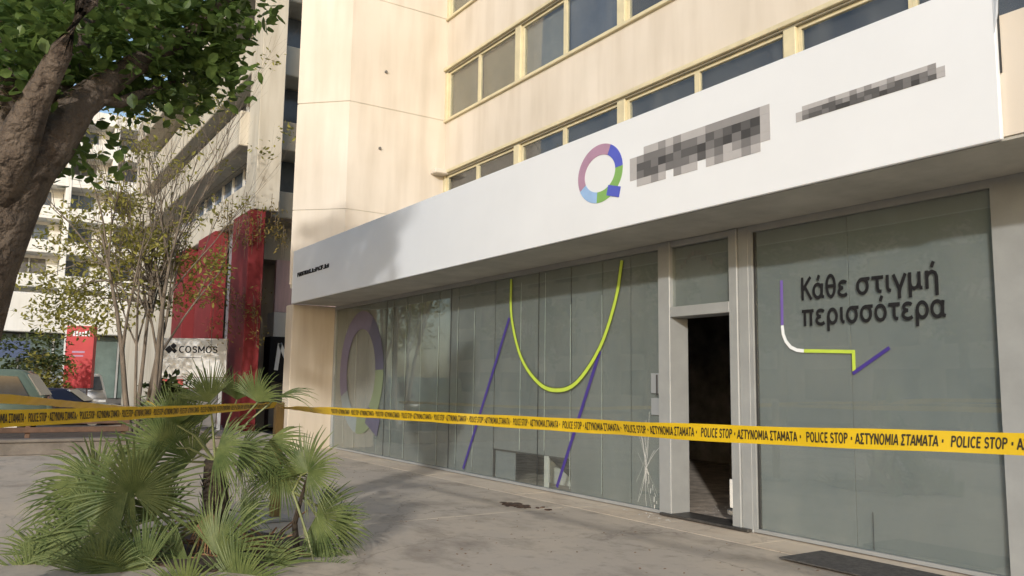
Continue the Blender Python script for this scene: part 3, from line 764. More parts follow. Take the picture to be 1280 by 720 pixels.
tape('police_tape', 'yellow police tape running from the post past the fan palm to the left edge',
     [(-3.2, -7.85, 1.46), (-4.16, -7.34, 1.425), (-6.5, -6.1, 1.375), (-8.3, -5.2, 1.345), (-9.50, -4.50, 1.33)], 0.078, 0.2,
     twist=lambda u: 0.55*max(0, u-0.55)*2)
tape('police_tape', 'slack yellow police tape further back, reaching towards the thin tree',
     [(-6.9, -8.0, 1.44), (-8.31, -7.25, 1.42), (-12.2, -5.9, 1.22), (-16.2, -4.55, 1.06), (-23.3, -3.65, 1.02)], 0.085, None, twist=lambda u: 0.5)

# ================================================================== FAN PALM
palm = thing('fan_palm', 'low clump of fan palm with grey green fans in the foreground', 'palm', (-8.2, -5.35, 0))
base = Vector((-8.2, -5.35, 0)); DP = (base-CAM).dot(fw)
rp_ = random.Random(12)
tk = MB(); b0 = P3(272, 700, DP+0.1); tk.tube([Vector((b0.x, b0.y, -.02)), P3(270, 660, DP+.1), P3(269, 615, DP+.1), P3(268, 575, DP+.05)], [.13, .125, .115, .09], 12, wob=.25)
for k in range(70):
    hgt = rp_.uniform(0.02, .62); a = rp_.uniform(0, 6.28); c = Vector((b0.x, b0.y, 0)).lerp(P3(269, 575, DP+.05), hgt/.75); c.z = hgt
    d = Vector((math.cos(a), math.sin(a), 0)); p_ = c+d*.10
    tk.face([p_+d.cross(Vector((0, 0, 1)))*.035, p_-d.cross(Vector((0, 0, 1)))*.035, p_+d*.07+Vector((0, 0, .12))])
tk.build('trunk', 'palm_trunk', palm)
tk = MB(); b1 = P3(372, 690, DP-.1); tk.tube([Vector((b1.x, b1.y, -.02)), P3(368, 655, DP-.1), P3(376, 625, DP-.1), P3(384, 596, DP-.12)], [.035, .03, .02, .008], 8, wob=.25); tk.build('trunk', 'palm_trunk', palm)
def fan(hub, axis, nrm, Rr, spread, nseg, root, droop=0.16, fold=0.0, lm='palm_leaf'):
    """one palm leaf: petiole and a pleated fan of pointed segments, free in the outer half"""
    axis = axis.normalized(); nrm = (nrm-axis*nrm.dot(axis)).normalized(); side = nrm.cross(axis)
    mb = MB()
    mid = root.lerp(hub, .55)+Vector((0, 0, .06))
    mb.cur = 1; mb.tube([root, mid, hub], [.014, .011, .008], 5); mb.cur = 0
    nseg = int(nseg*1.45); dth = R(spread)/nseg
    for i in range(nseg):
        th = -R(spread)/2+dth*(i+.5)+rp_.uniform(-.25, .25)*dth
        d = axis*math.cos(th)+side*math.sin(th); tng = -axis*math.sin(th)+side*math.cos(th)
        L = Rr*rp_.uniform(.80, 1.08)*(1-.16*abs(th/R(spread)*2)**2)
        bend = droop*rp_.uniform(.5, 1.5); kink = rp_.random() < .18
        prev = None
        for r_, wf in ((.02, .5), (.28, 1.0), (.46, .98), (.62, .66), (.82, .40), (.93, .22), (1.0, .03)):
            half = min(L*r_, L*.56)*math.tan(dth/2)*1.02*wf/(1.0 if r_ <= .55 else 1)+.0008
            c = hub+d*L*r_+nrm*(L*.10*math.sin(r_*2.6))+Vector((0, 0, -L*bend*r_**3))+nrm*fold*L*r_*math.cos(th)
            if kink and r_ > .8: c += Vector((0, 0, -L*.10*(r_-.78)/.22))
            ridge = nrm*half*.55
            cur = (c-tng*half, c+ridge, c+tng*half)
            if prev:
                mb.face([prev[0], prev[1], cur[1], cur[0]]); mb.face([prev[1], prev[2], cur[2], cur[1]])
            prev = cur
    return mb.build('leaf' if lm == 'palm_leaf' else 'dead_leaf', [lm, 'petiole' if lm == 'palm_leaf' else lm], palm)
# every leaf: hub px, depth offset, direction of its mid rib in degrees in the picture plane, tilt of the blade towards the lens, radius (m), spread
tow = -fw
crown = P3(269, 578, DP+.05); crown2 = P3(366, 615, DP-.1); low = P3(265, 650, DP+.05)
LEAVES = [
 (168, 618, -.40, 110, .85, .70, 330, 44, crown), (150, 660, -.55, 190, .55, .74, 210, 34, low), (112, 640, -.25, 165, .45, .66, 200, 30, low),
 (262, 503, .0, 105, .50, .46, 120, 26, crown), (322, 503, .1, 80, .45, .46, 135, 30, crown), (235, 540, .25, 118, .3, .52, 160, 26, crown),
 (272, 560, -.2, -5, .65, .50, 165, 28, crown), (345, 498, .25, 12, .25, .46, 36, 8, crown), (385, 590, -.15, 55, .70, .48, 280, 36, crown2),
 (272, 695, -.6, 38, .65, .74, 210, 38, low), (395, 645, -.05, -12, .5, .52, 190, 28, crown2), (205, 640, -.1, 120, .5, .60, 170, 28, low),
 (335, 552, .15, -35, .35, .46, 160, 26, crown), (235, 700, -.5, 200, .55, .66, 180, 30, low), (385, 685, -.2, -35, .5, .50, 160, 24, crown2),
 (95, 690, -.6, 185, .5, .66, 180, 30, low), (330, 715, -.6, 8, .6, .56, 170, 28, low), (210, 560, .1, 130, .55, .58, 200, 30, crown),
 (180, 715, -.85, 150, .5, .66, 190, 32, low), (60, 705, -.3, 175, .5, .60, 160, 24, low),

 (296, 500, .3, 85, .4, .42, 120, 24, crown), (130, 725, -.9, 120, .6, .62, 180, 30, low), (300, 738, -.9, 60, .65, .62, 190, 32, low),
 (40, 735, -.7, 140, .5, .56, 170, 26, low), (235, 745, -1.0, 100, .7, .60, 200, 32, low), (400, 735, -.5, 20, .5, .46, 150, 22, crown2),
 (348, 600, .25, 100, .5, .42, 170, 24, crown), (352, 590, .2, -80, .6, .40, 190, 24, crown), (300, 565, .12, 0, .5, .46, 165, 26, crown), (240, 575, .15, 140, .5, .56, 180, 28, crown), (222, 532, .1, 112, .4, .52, 150, 26, crown), (120, 605, -.1, 150, .5, .64, 190, 30, low), (300, 640, .25, 20, .4, .40, 150, 20, low), (190, 590, .3, 150, .4, .60, 180, 28, crown), (420, 660, .1, 20, .4, .40, 150, 20, crown2)]
for (px, py, dd, ang, tl, rr, spd, ns, root) in LEAVES:
    a = R(ang); ax = rt*math.cos(a)+up*math.sin(a)
    nr = tow*tl+up*.35+rt*rp_.uniform(-.25, .25)-fw*.05
    fan(P3(px, py, DP+dd), ax+tow*.12, nr, rr, spd, ns, root, rp_.uniform(.08, .26))
for (px, py, dd, ang, rr) in ((225, 668, -.1, 230, .38), (305, 665, .1, -60, .36), (250, 690, -.3, 250, .40), (205, 690, -.3, 215, .36), (345, 680, 0, -70, .32), (265, 640, -.15, 265, .34)):
    a = R(ang); fan(P3(px, py, DP+dd), rt*math.cos(a)+up*math.sin(a)+tow*.3, tow*.7+up*.4, rr, 90, 12, low, .5, lm='dry_leaf')
for k in range(40):
    a = rp_.uniform(0, 6.28); r_ = rp_.uniform(.1, .95); q = Vector((base.x+math.cos(a)*r_-.1, base.y+math.sin(a)*r_, .02))
    d = Vector((rp_.gauss(0, 1), rp_.gauss(0, 1), rp_.uniform(-.1, .5))).normalized(); sd = d.cross(Vector((0, 0, 1))).normalized()*.02
    mb = MB(); t_ = q+d*rp_.uniform(.25, .5)
    mb.face([q-sd, q+sd, t_+sd*.4, t_-sd*.4+Vector((0, 0, .01))]); mb.face([q+sd, q+sd+Vector((0, 0, .012)), t_+Vector((0, 0, .012)), t_])
    mb.build('dead_frond', 'dry_leaf', palm)
so_ = MB(); so_.prism([(base.x+math.cos(k*.523)*(.95+.12*math.sin(k*3.1)), base.y+math.sin(k*.523)*(.8+.1*math.sin(k*2.3))) for k in range(12)], -.02, .022)
so_.build('soil_bed', 'soil', palm)

# ================================================================== BIG SHADE TREE at the left
tr = thing('shade_tree', 'large broadleaf tree with a thick leaning trunk at the left edge', 'tree', tuple(P3(-110, 790, 5.2)))
T0 = P3(-110, 790, 5.2); T0.z = 0
tb = MB()
tb.tube([T0+Vector((0, 0, -.1)), T0+Vector((.0, .0, .12)), P3(-92, 620, 5.2), P3(-62, 440, 5.2), P3(-28, 330, 5.2), P3(0, 245, 5.2), P3(14, 185, 5.25), P3(4, 120, 5.35), P3(-25, 40, 5.6), P3(-40, -80, 6.0), P3(-20, -240, 6.6)], [.40, .33, .255, .238, .232, .235, .19, .15, .12, .09, .05], 24, wob=.2)
tb.tube([P3(-10, 290, 5.2), P3(20, 235, 5.22), P3(62, 180, 5.25), P3(100, 128, 5.4), P3(160, 85, 5.7), P3(235, 45, 6.1), P3(300, -15, 6.5)], [.15, .185, .145, .11, .08, .055, .03], 14, wob=.25)
tb.tube([P3(0, 250, 5.12), P3(22, 180, 5.05), P3(45, 125, 5.0), P3(76, 65, 4.9), P3(108, 0, 4.85), P3(130, -90, 4.9), P3(140, -220, 5.1)], [.14, .13, .085, .064, .058, .05, .04], 12, wob=.15)
tb.tube([P3(50, 190, 5.25), P3(70, 100, 5.6), P3(110, 20, 6.2), P3(150, -80, 7.0), P3(190, -200, 8.0)], [.12, .11, .09, .07, .04], 10, wob=.15)
tb.tube([P3(112, 118, 5.4), P3(150, 128, 5.6), P3(195, 110, 5.9), P3(240, 98, 6.2)], [.05, .04, .028, .012], 8, wob=.1)
rb_ = random.Random(33)
CC = Vector((-9.8, -7.7, 6.8)); CR = Vector((3.0, 2.3, 2.2))
cl = []
for k in range(420):
    d = Vector((rb_.gauss(0, 1), rb_.gauss(0, 1), rb_.gauss(0, 1))).normalized(); q = rb_.uniform(.25, 1)**.5
    q *= 1+.16*noise.noise(d*2.2)
    cl.append(CC+Vector((d.x*CR.x, d.y*CR.y, d.z*CR.z))*q)
near = [(30, 40, 5.3), (70, 25, 5.0), (20, 100, 5.1), (45, 75, 5.4), (5, 60, 5.0), (130, 60, 5.5), (165, 40, 5.6), (200, 80, 5.9), (195, 120, 5.9), (225, 60, 6), (250, 85, 6.1), (275, 65, 6.2), (150, 95, 5.8), (240, 20, 6.0),
        (290, 30, 6.2), (310, 50, 6.3), (325, 20, 6.3), (338, 0, 6.4), (335, -40, 6.4), (300, -30, 6.3), (260, -20, 6.2), (180, 0, 5.8), (110, 90, 5.6), (60, 130, 5.5), (10, 20, 5.4), (215, 125, 6.0), (97, 195, 5.5), (120, 10, 5.3), (270, 95, 6.2),
        (150, 20, 6.5), (200, 30, 6.5), (100, 40, 6.2), (140, 70, 6.4), (190, 60, 6.6), (60, 60, 6.0), (230, 75, 6.6), (285, 10, 6.7), (170, 110, 6.3), (130, 105, 6.2), (240, 105, 6.4), (85, 10, 5.9), (215, 5, 6.2), (260, 45, 6.5), (300, 70, 6.5), (40, 10, 5.8)]
ncl = len(cl); cl += [P3(q[0]-(34 if q[0] > 270 else 0), q[1], q[2]) for q in near]
lv = MB()
for ci, c in enumerate(cl):
    scatter_leaves(lv, c, rb_.uniform(.30, .52) if ci < ncl else .34, 84, .095, rb_, (1, 1, .75), .45, .72)
for k in range(60):
    c = rb_.choice(cl); h = CC+(c-CC)*.45-Vector((0, 0, .4)); tb.tube([h, h.lerp(c, .5)+Vector((0, 0, .1)), c], [.028, .018, .006], 5)
tb.build('trunk', 'bark', tr, smooth=True)
lv.build('crown', 'tree_leaf', tr)

# ================================================================== PLANTER and the thin tree
pl_ = thing('planter', 'long low stone planter with a brown timber rail behind the fan palm', 'planter', (-22.5, -6.6, 0))
MB().bbox(-20.25, -20.0, -10.5, -2.2, 0.0, .26, .015).build('planter_wall', 'planter_stone', pl_)
MB().bbox(-25.5, -20.26, -2.45, -2.2, 0.0, .26, .015).build('planter_wall', 'planter_stone', pl_)
MB().bbox(-20.33, -19.95, -10.55, -2.15, .261, .33, .015).build('coping', 'planter_stone', pl_)
MB().bbox(-25.5, -20.34, -2.5, -2.15, .261, .33, .015).build('coping', 'planter_stone', pl_)
MB().box(-25.5, -20.26, -10.5, -2.46, 0.0, .22).build('soil', 'soil', pl_)
for z in (.42, .60): MB().bbox(-20.75, -20.68, -10.4, -4.4, z, z+.12, .01).build('rail', 'rail_wood', pl_)
for y in (-10.2, -8.3, -6.4, -4.5): MB().bbox(-20.84, -20.755, y-.05, y+.05, .22, .78, .01).build('rail_post', 'rail_wood', pl_)

tt = thing('thin_tree', 'slender multi stemmed tree with bare twigs and sparse yellow green leaves', 'tree', (-23.6, -3.6, .2))
rt_ = random.Random(17); st = MB(); lf = MB(); B0 = Vector((-23.6, -3.6, .15))
tips = []
def limb(p, d, L, r, lev):
    pts = [p]; rs_ = [r]; n = 5
    for k in range(n):
        d = (d+Vector((rt_.gauss(0, .07), rt_.gauss(0, .07), .03))).normalized(); pts.append(pts[-1]+d*L/n); rs_.append(r*(1-.62*(k+1)/n))
    st.tube(pts, rs_, 6 if lev < 2 else 4, cap=False)
    if lev >= 1: tips.append((pts[-1], lev)); tips.append((pts[3], lev))
    if lev < 3:
        for k in range((4, 5, 5)[lev]):
            j = rt_.randint(2, n); q = pts[j]
            nd = (d*1.3+Vector((rt_.gauss(0, .42), rt_.gauss(0, .42), rt_.uniform(.1, .6)))).normalized()
            limb(q, nd, L*rt_.uniform(.45, .7), rs_[j]*.7, lev+1)
for k in range(7):
    a = k*6.283/7+rt_.uniform(-.3, .3); q = B0+Vector((math.cos(a)*.25, math.sin(a)*.34, 0))
    d = Vector((math.cos(a)*.10, math.sin(a)*.13, 1)).normalized()
    limb(q, d, rt_.uniform(4.4, 6.0), rt_.uniform(.045, .085), 0)
for (c, lev) in tips:
    pr = (.6 if c.z < 5.4 else .03)*(1 if c.z > 2.6 else .4)
    if rt_.random() < pr: scatter_leaves(lf, c, .5, 26, .15, rt_, (1, 1, .8), .5, .45)
for (px, py) in ((95, 360), (75, 370), (120, 350), (140, 375), (60, 390), (110, 310), (95, 270), (150, 300), (85, 405), (170, 330), (165, 260), (200, 300), (130, 400), (55, 345), (215, 330), (235, 365), (200, 380), (180, 290), (145, 250), (250, 330), (70, 300), (125, 330), (100, 385)):
    c = P3(px, py, 23.0); scatter_leaves(lf, c, .85, 190, .16, rt_, (1, 1, .6), .6, .42)
    s_ = B0+Vector((0, 0, 3.2+rt_.random())); st.tube([s_, s_.lerp(c, .6)+Vector((0, 0, .5)), c], [.035, .02, .006], 4, cap=False)
st.build('trunk', 'bark_grey', tt, smooth=True); lf.build('crown', 'sparse_leaf', tt)

# shrubs
def shrub(name, label, loc, rx, ry, h, n, leaf, seed, m_, gp=None):
    t = thing(name, label, 'shrub', loc, gp); rr = random.Random(seed); q = MB(); s2 = MB()
    for k in range(n):
        c = Vector(loc)+Vector((rr.uniform(-1, 1)*rx, rr.uniform(-1, 1)*ry, h*rr.uniform(.15, 1)**.8))
        scatter_leaves(q, c, .45, 40, leaf, rr, (1, 1, .8), .2, .5)
        if k % 3 == 0: s2.tube([Vector(loc)+Vector((rr.uniform(-.2, .2), rr.uniform(-.2, .2), 0)), c], [.03, .008], 4, cap=False)
    s2.build('stem', 'bark_grey', t); q.build('foliage', m_, t)
shrub('shrub', 'dark green bush behind the parked green car', (-36.5, -6.4, -.15), 1.6, 1.6, 3.4, 60, .2, 4, 'bush_leaf')
shrub('shrub', 'yellowish bush just left of the red totem', (-36.6, -5.0, -.15), 1.0, .7, 2.6, 30, .18, 6, 'sparse_leaf')
shrub('low_palm_shrub', 'small spiky green plant beside the thin stems, under the white company board', (-24.4, -2.9, .2), .5, .5, 1.3, 9, .3, 8, 'bush_leaf')

# ================================================================== COMPANY BOARD and red totem
cb = thing('company_board', 'white free standing board lettered COSMOS in front of the red facade', 'sign', (-28.5, -1.45, 0))
q0, q1 = Vector((-29.1, -2.5, 0)), Vector((-27.8, -.5, 0)); dv = (q1-q0).normalized(); nv = Vector((dv.y, -dv.x, 0))
def panel(mb, s0, s1, z0, z1, t0, t1):
    a, b = q0+dv*s0, q0+dv*s1
    P = [a+nv*t0, b+nv*t0, b+nv*t1, a+nv*t1]
    mb.prism([(p.x, p.y) for p in P], z0, z1); return mb
LB = (q1-q0).length
panel(MB(), 0, LB, 1.72, 2.98, 0, .12).build('board', 'board_white', cb)
panel(MB(), 0, LB, 1.36, 1.70, .01, .11).build('lower_board', 'board_grey', cb)
panel(MB(), .1, .22, -.2, 1.36, .02, .10).build('post', 'metal_pole', cb); panel(MB(), LB-.22, LB-.1, -.2, 1.36, .02, .10).build('post', 'metal_pole', cb)
panel(MB(), .25, LB-.25, .1, 1.33, .04, .08).build('grey_panel', 'recess', cb)
Vt, Ft = textmesh('COSMOS', .12); xa = min(v.x for v in Vt); xb = max(v.x for v in Vt)
mb = MB(); mb.mesh([q0+dv*(.80+(v.x-xa)/(xb-xa)*1.28)+nv*(.126+.002*v.z)+Vector((0, 0, 2.50+v.y*.30)) for v in Vt], Ft); mb.build('board_lettering', 'letter_black', cb)
mb = MB()
for (s_, z, r_) in ((.48, 2.60, .14), (.62, 2.72, .11), (.66, 2.56, .09)):
    mb.mesh([q0+dv*(s_+math.cos(a)*r_)+nv*(.128)+Vector((0, 0, z+math.sin(a)*r_)) for a in (0, 1.571, 3.142, 4.712)], [(0, 1, 2, 3)])
mb.build('board_emblem', 'letter_black', cb)
mb = MB(); panel(mb, .3, .62, 1.42, 1.64, .112, .12); panel(mb, .72, 1.0, 1.42, 1.64, .112, .12); mb.build('red_mark', 'red_sign', cb)
mb = MB(); rg = random.Random(5)
for k in range(9): panel(mb, 1.08+k*.13, 1.15+k*.13, 1.43, 1.63-rg.choice([0, .06]), .112, .118)
mb.build('lower_lettering', 'letter_black', cb)
panel(MB(), .8, 1.55, 2.33, 2.36, .121, .125).build('board_small_print', 'letter_grey_pale', cb)

tm = thing('totem_sign', 'tall red totem sign with white lettering at its top', 'sign', (-40.5, -3.5, -.15))
q0, q1 = Vector((-40.77, -4.1, 0)), Vector((-40.11, -3.09, 0)); dv = (q1-q0).normalized(); nv = Vector((dv.y, -dv.x, 0)); LT = (q1-q0).length
panel(MB(), 0, LT, 1.2, 3.9, 0, .25).build('totem_face', 'red_sign', tm)
panel(MB(), -.08, 0, 1.2, 3.9, .0, .251).build('white_edge', 'board_white', tm)
panel(MB(), .2, LT-.2, -.16, 1.2, .05, .2).build('totem_base', 'metal_pole', tm)
mb = MB(); rg = random.Random(15)
for k in range(6): panel(mb, .28+k*.13, .37+k*.13, 3.45, 3.68-rg.choice([0, .05, .05]), .252, .26)
mb.build('totem_lettering', 'print_white', tm)
mb = MB(); panel(mb, .3, .85, 2.72, 2.80, .252, .256); panel(mb, .3, .8, 2.56, 2.62, .252, .256); mb.build('totem_small_print', 'mauve', tm)

# ================================================================== NEIGHBOUR BUILDING with red cladding
nb_ = thing('neighbour_building', 'grey concrete block with balconies above a red clad shop, left of the cream building', 'building', (-36, 4, 0))
YF = -0.1
MB().bbox(-28.3, -27.0, YF, .72, 7.3, 17.5, .02).build('corner_pier', 'grey_concrete', nb_)
MB().box(-60, -30.6, .80, 12, -.1, 17.5).build('core', 'grey_concrete', nb_)
MB().box(-30.59, -29.4, .9, 12, 6.0, 17.5).build('side_core', 'grey_concrete', nb_)
lev = [(7.3, 8.45), (9.75, 11.0), (12.5, 13.8), (15.3, 16.6)]
for i, (z0, z1) in enumerate(lev):
    MB().bbox(-52, -28.31, YF+.05-.35*(i % 2), .5, z0, z1, .03).build('balcony_parapet', 'grey_concrete', nb_)
    MB().box(-52, -28.31, .501, .79, z0, z0+.22).build('balcony_slab', 'grey_concrete', nb_)
    MB().bbox(-29.39, -28.0, .74, 4.5, z0, z1-.2, .03).build('balcony_parapet', 'grey_concrete', nb_)
for i in range(3):
    z0 = lev[i][1]; z1 = lev[i+1][0]
    for k in range(9):
        x = -29.9-k*1.6
        w_ = MB().box(x-.78, x+.78, .70, .79, z0-.1, z1-.02).build('window', 'far_glass_blue' if i == 0 else 'far_glass', nb_)
        MB().box(x-.05, x+.05, .62, .699, z0-.1, z1-.02).build('window_mullion', 'board_white', w_)
    MB().box(-29.395, -29.33, 1.1, 3.9, z0-.15, z1-.05).build('side_window', 'far_glass', nb_)
# red clad lower storeys
red = [(-27.05, -29.2), (-31.9, -34.6), (-37.0, -39.2)]
for (b, a) in red:
    MB().bbox(a, b, YF-.12, .30, 0, 7.28, .02).build('red_panel', 'red_panel', nb_)
for (b, a) in ((-29.22, -31.88), (-34.62, -36.98)):
    sw = MB().box(a, b, .35, .45, 2.6, 7.2).build('shop_glazing', 'grey_glazing', nb_)
    for k in range(1, 3):
        x = a+(b-a)*k/3; MB().box(x-.05, x+.05, .25, .349, 2.6, 7.2).build('glazing_bar', 'board_grey', sw)
    MB().box(a, b, .2, .5, 0, 2.59).build('glazing_base', 'red_panel', nb_)
MB().box(-29.38, -29.2, 1.39, 6, 4.1, 5.99).build('roller_shutter', 'shutter_pink', nb_)
MB().box(-30.0, -29.2, 1.39, 6, 3.2, 4.09).build('shop_band', 'board_white', nb_)
bs = MB().box(-29.6, -28.9, 1.2, 6, 1.6, 3.19).build('black_sign', 'letter_black', nb_)
mb = MB(); q0, q1 = Vector((-28.89, 1.3, 0)), Vector((-28.89, 5.5, 0)); dv = Vector((0, 1, 0)); nv = Vector((1, 0, 0))
def stroke(mb, pts, wd):
    for a, b in zip(pts[:-1], pts[1:]):
        a, b = Vector((0, *a)), Vector((0, *b)); d = (b-a).normalized(); s_ = Vector((0, -d.z, d.y))*wd/2; o_ = Vector((-28.885, 0, 0))
        mb.face([o_+a+s_, o_+a-s_, o_+b-s_, o_+b+s_])
stroke(mb, [(1.45, 2.0), (1.55, 2.95), (1.85, 2.3), (2.15, 2.95), (2.25, 2.0)], .14); stroke(mb, [(2.45, 2.0), (2.55, 2.9), (2.9, 2.0)], .12)
mb.build('sign_letter', 'print_white', bs)
MB().box(-29.8, -29.3, 1.39, 6, 0, 1.59).build('dark_entrance', 'recess', nb_)
# trailing plants on the ledge
for i, (px0, px1, py0, py1, n) in enumerate(((276, 362, 258, 305, 26), (262, 330, 362, 430, 20))):
    rr = random.Random(40+i); q = MB(); t = thing('trailing_plant', ('dry yellowish plant trailing over the ledge of the red facade', 'ochre leafed shrub growing in front of the red facade')[i], 'plant', tuple(P3((px0+px1)/2, py1, 27.4)))
    s2 = MB()
    for k in range(n):
        a = P3(rr.uniform(px0, px1), rr.uniform(py0, py1), 27.0-rr.uniform(0, .6)); scatter_leaves(q, a, .38, 20, .15, rr, (1, 1, 1), .8, .3)
        s2.tube([a+Vector((0, 0, .5)), a, a-Vector((0, 0, .5))], [.01, .008, .004], 3, cap=False)
    s2.build('stem', 'bark_grey', t); q.build('foliage', 'trailing_leaf', t)

# ================================================================== WHITE APARTMENT BLOCK and low shop, far back
ap = thing('apartment_block', 'white apartment block with stacked balconies far behind the thin tree', 'building', (-80, 0, 0))
MB().box(-95, -76.5, -22, 10, 0, 23.2).build('core', 'white_render', ap)
for i in range(9):
    z = .4+2.8*i
    pr = MB().bbox(-76.4, -74.6, -22, 10, z, z+.22, .03).build('balcony_slab', 'white_render', ap)
    MB().bbox(-74.75, -74.6, -22, 10, z+.221, z+1.05, .03).build('parapet', 'white_render', ap)
    if i < 8:
        for k in range(10):
            y = -20.5+k*3.2
            w_ = MB().box(-76.49, -76.4, y-1.15, y+1.15, z+.3, z+2.5).build('window', 'far_glass' if (i*7+k*3) % 4 else 'recess', ap)
            MB().box(-76.39, -76.3, y-.06, y+.06, z+.3, z+2.5).build('window_mullion', 'board_grey', w_)
for y in (-22, -15.4, -8.9, -2.4, .9, 4.2, 9.6):
    MB().bbox(-76.3, -74.55, y, y+.4, 0, 23.0, .03).build('column', 'white_render', ap)
ls = thing('low_shop', 'low white canopied shop with greenish glazing behind the red totem', 'building', (-64, -2, 0))
MB().bbox(-70, -62, -14, 5.5, 4.6, 7.2, .05).build('fascia', 'white_render', ls)
MB().box(-69.5, -63.2, -13.5, 5, -.1, 4.59).build('core', 'recess', ls)
for k in range(9):
    y = -13.2+k*2.0; w_ = MB().box(-63.19, -63.1, y, y+1.92, .3, 4.5).build('window', 'far_glass_green', ls)
    MB().box(-63.09, -63.0, y-.06, y+.06, .3, 4.5).build('window_mullion', 'board_grey', w_)
MB().box(-61.99, -61.9, -6.3, -4.6, 2.9, 4.0).build('blue_banner', 'blue_print', ls)

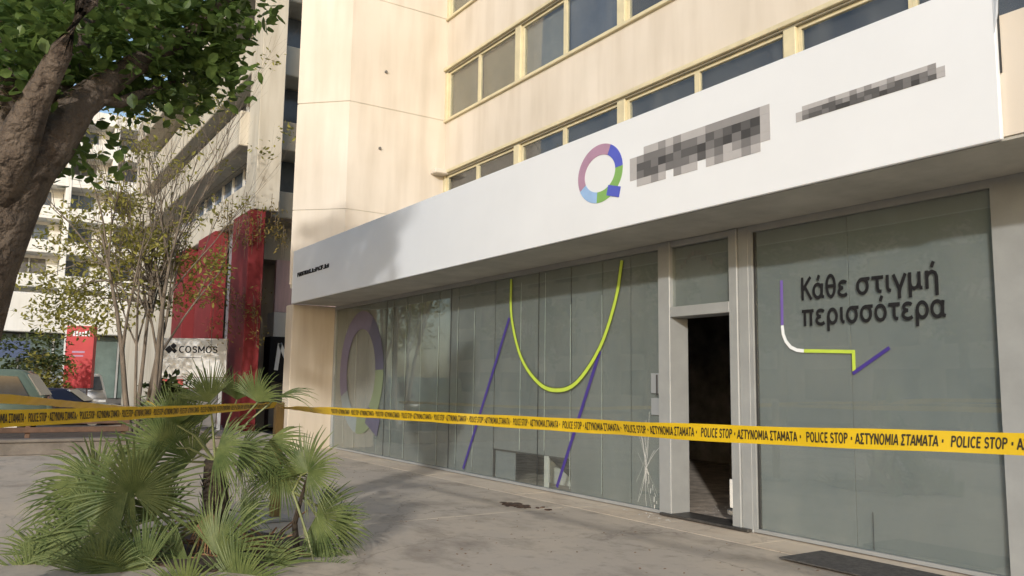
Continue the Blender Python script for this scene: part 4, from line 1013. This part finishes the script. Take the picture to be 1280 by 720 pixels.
# ================================================================== vehicles
def car(name, label, loc, rz, paint, van=False):
    t = bpy.data.objects.new(name, None); col.objects.link(t); WL[t] = Vector((0, 0, 0)); props(t, label, 'van' if van else 'car')
    if van: prof = [(-2.3, .35), (2.3, .35), (2.35, .8), (2.1, 1.15), (1.55, 1.95), (1.3, 2.02), (-2.25, 2.02), (-2.32, .9)]
    else: prof = [(-2.1, .32), (2.1, .32), (2.15, .62), (1.95, .80), (1.0, .92), (.35, 1.40), (-1.1, 1.45), (-1.85, .98), (-2.12, .90)]
    bm = bmesh.new(); hw = .85
    L = [bm.verts.new((x, -hw if z < 1 else -hw*.84, z)) for x, z in prof]; Rr = [bm.verts.new((x, hw if z < 1 else hw*.84, z)) for x, z in prof]
    n = len(prof); bm.faces.new(L); bm.faces.new(Rr[::-1])
    for i in range(n): bm.faces.new((L[i], Rr[i], Rr[(i+1) % n], L[(i+1) % n])[::-1])
    bmesh.ops.recalc_face_normals(bm, faces=bm.faces)
    bmesh.ops.bevel(bm, geom=list(bm.edges), offset=.06, segments=2, affect='EDGES'); bm.verts.index_update()
    mb = MB(); mb.mesh([v.co.copy() for v in bm.verts], [tuple(v.index for v in f.verts) for f in bm.faces]); bm.free()
    mb.build('body', paint, t, smooth=True)
    if van: side = [[(.3, 1.2), (1.75, 1.2), (1.4, 1.8), (.3, 1.85)], [(-2.0, 1.25), (-.1, 1.25), (-.1, 1.82), (-2.0, 1.82)]]; fr0 = [(2.06, 1.22), (1.62, 1.86)]; re = [(-2.31, 1.15), (-2.27, 1.85)]
    else: side = [[(-.3, .96), (.80, .96), (.30, 1.33), (-.3, 1.36)], [(-1.55, 1.0), (-.4, .96), (-.4, 1.37), (-1.05, 1.38)]]; fr0 = [(.96, .97), (.42, 1.36)]; re = [(-1.80, 1.03), (-1.2, 1.40)]
    for s_ in (-1, 1):
        for wd in side:
            q = MB(); q.face([(x, s_*(.862-.0 if z < 1 else .70+.05), z) for x, z in wd]) if False else q.mesh([(x, s_*(hw*.84+.02+(.10 if z < 1.3 and not van else 0)), z) for x, z in wd]+[(x, s_*(hw*.84-.05), z) for x, z in wd], [(0, 1, 2, 3), (4, 7, 6, 5), (0, 4, 5, 1), (1, 5, 6, 2), (2, 6, 7, 3), (3, 7, 4, 0)])
            q.build('side_window', 'car_glass', t)
    for (a, b), nm, sgn in ((fr0, 'windscreen', 1), (re, 'rear_window', -1)):
        o_ = .03*sgn
        MB().mesh([(a[0]+o_, -.66, a[1]+.02), (a[0]+o_, .66, a[1]+.02), (b[0]+o_, .58, b[1]+.02), (b[0]+o_, -.58, b[1]+.02), (a[0]-o_*2, -.66, a[1]), (a[0]-o_*2, .66, a[1]), (b[0]-o_*2, .58, b[1]-.03), (b[0]-o_*2, -.58, b[1]-.03)], [(0, 1, 2, 3), (4, 7, 6, 5), (0, 4, 5, 1), (1, 5, 6, 2), (2, 6, 7, 3), (3, 7, 4, 0)]).build(nm, 'car_glass', t)
    for x in (-1.3, 1.35):
        for s_ in (-1, 1):
            wo = MB().tube([(x, s_*.68, .32), (x, s_*.70, .32), (x, s_*.86, .32), (x, s_*.88, .32)], [.28, .32, .32, .28], 20).build('wheel', 'tyre', t)
            MB().tube([(x, s_*.86, .32), (x, s_*.89, .32)], .19, 14).build('rim', 'rim', wo)
    e = prof[0][0]
    for s_ in (-1, 1):
        MB().bbox(e-.06, e+.02, s_*.62-.14, s_*.62+.14, .70, .84, .01).build('tail_light', 'lamp_red', t)
        MB().bbox(-e-.02, -e+.06, s_*.6-.16, s_*.6+.16, .62, .74, .01).build('headlight', 'lamp_clear', t)
    t.location = loc; t.rotation_euler.z = rz
car('parked_car', 'green grey van parked at the far left behind the tape', (-30.4, -7.5, -.16), R(74), 'car_green', True)
car('parked_car', 'dark blue car parked in front of the red totem', (-33.2, -4.9, -.16), R(70), 'car_dark')
car('parked_van', 'white van just right of the red totem', (-47.5, -3.0, -.16), R(8), 'car_white', True)

# ================================================================== across the street, seen mirrored in the glass
def street_tree(loc, h, label, seed, gp='trees across the street', n=70, cz=.66, rz=.30):
    t = thing('street_tree', label, 'tree', loc, gp); rr = random.Random(seed); L = Vector(loc); tb_ = MB(); q = MB()
    tb_.tube([L, L+Vector((.1, 0, h*.25)), L+Vector((0, .1, h*.5))], [.24, .19, .12], 10, wob=.1)
    for k in range(n):
        d = Vector((rr.gauss(0, 1), rr.gauss(0, 1), rr.gauss(0, 1))).normalized()*rr.uniform(.5, 1)
        c = L+Vector((d.x*h*.36, d.y*h*.36, h*cz+d.z*h*rz)); scatter_leaves(q, c, .8, 45, .32, rr, (1, 1, .8), .3, .6)
        if k % 4 == 0: tb_.tube([L+Vector((0, .05, h*.45)), c], [.06, .01], 4, cap=False)
    tb_.build('trunk', 'bark_grey', t); q.build('crown', 'tree_leaf', t)
for i, (x, y, h) in enumerate(((-9.5, -25, 9.0), (-17.5, -25.5, 10), (-26, -25, 9.5), (-36, -25.5, 10), (-47, -25, 9))):
    street_tree((x, y, -.16), h, ['street tree across the road mirrored in the slogan window', 'street tree across the road mirrored beside the broken glass', 'street tree across the road mirrored behind the lime curve', 'street tree across the road mirrored in the middle of the long window', 'street tree across the road mirrored beside the window ring logo'][i], 50+i)
ob = thing('opposite_building', 'beige block across the road, mirrored dimly in the shop glass', 'building', (0, -34, 0))
MB().box(-70, -6, -46, -31, -.16, 11.5).build('wall', 'beige_pier', ob)
for i in range(4):
    for k in range(16):
        x = -68+k*3.9
        MB().box(x, x+2.6, -30.99, -30.9, 1+i*2.9, 2.7+i*2.9).build('window', 'far_glass', ob)
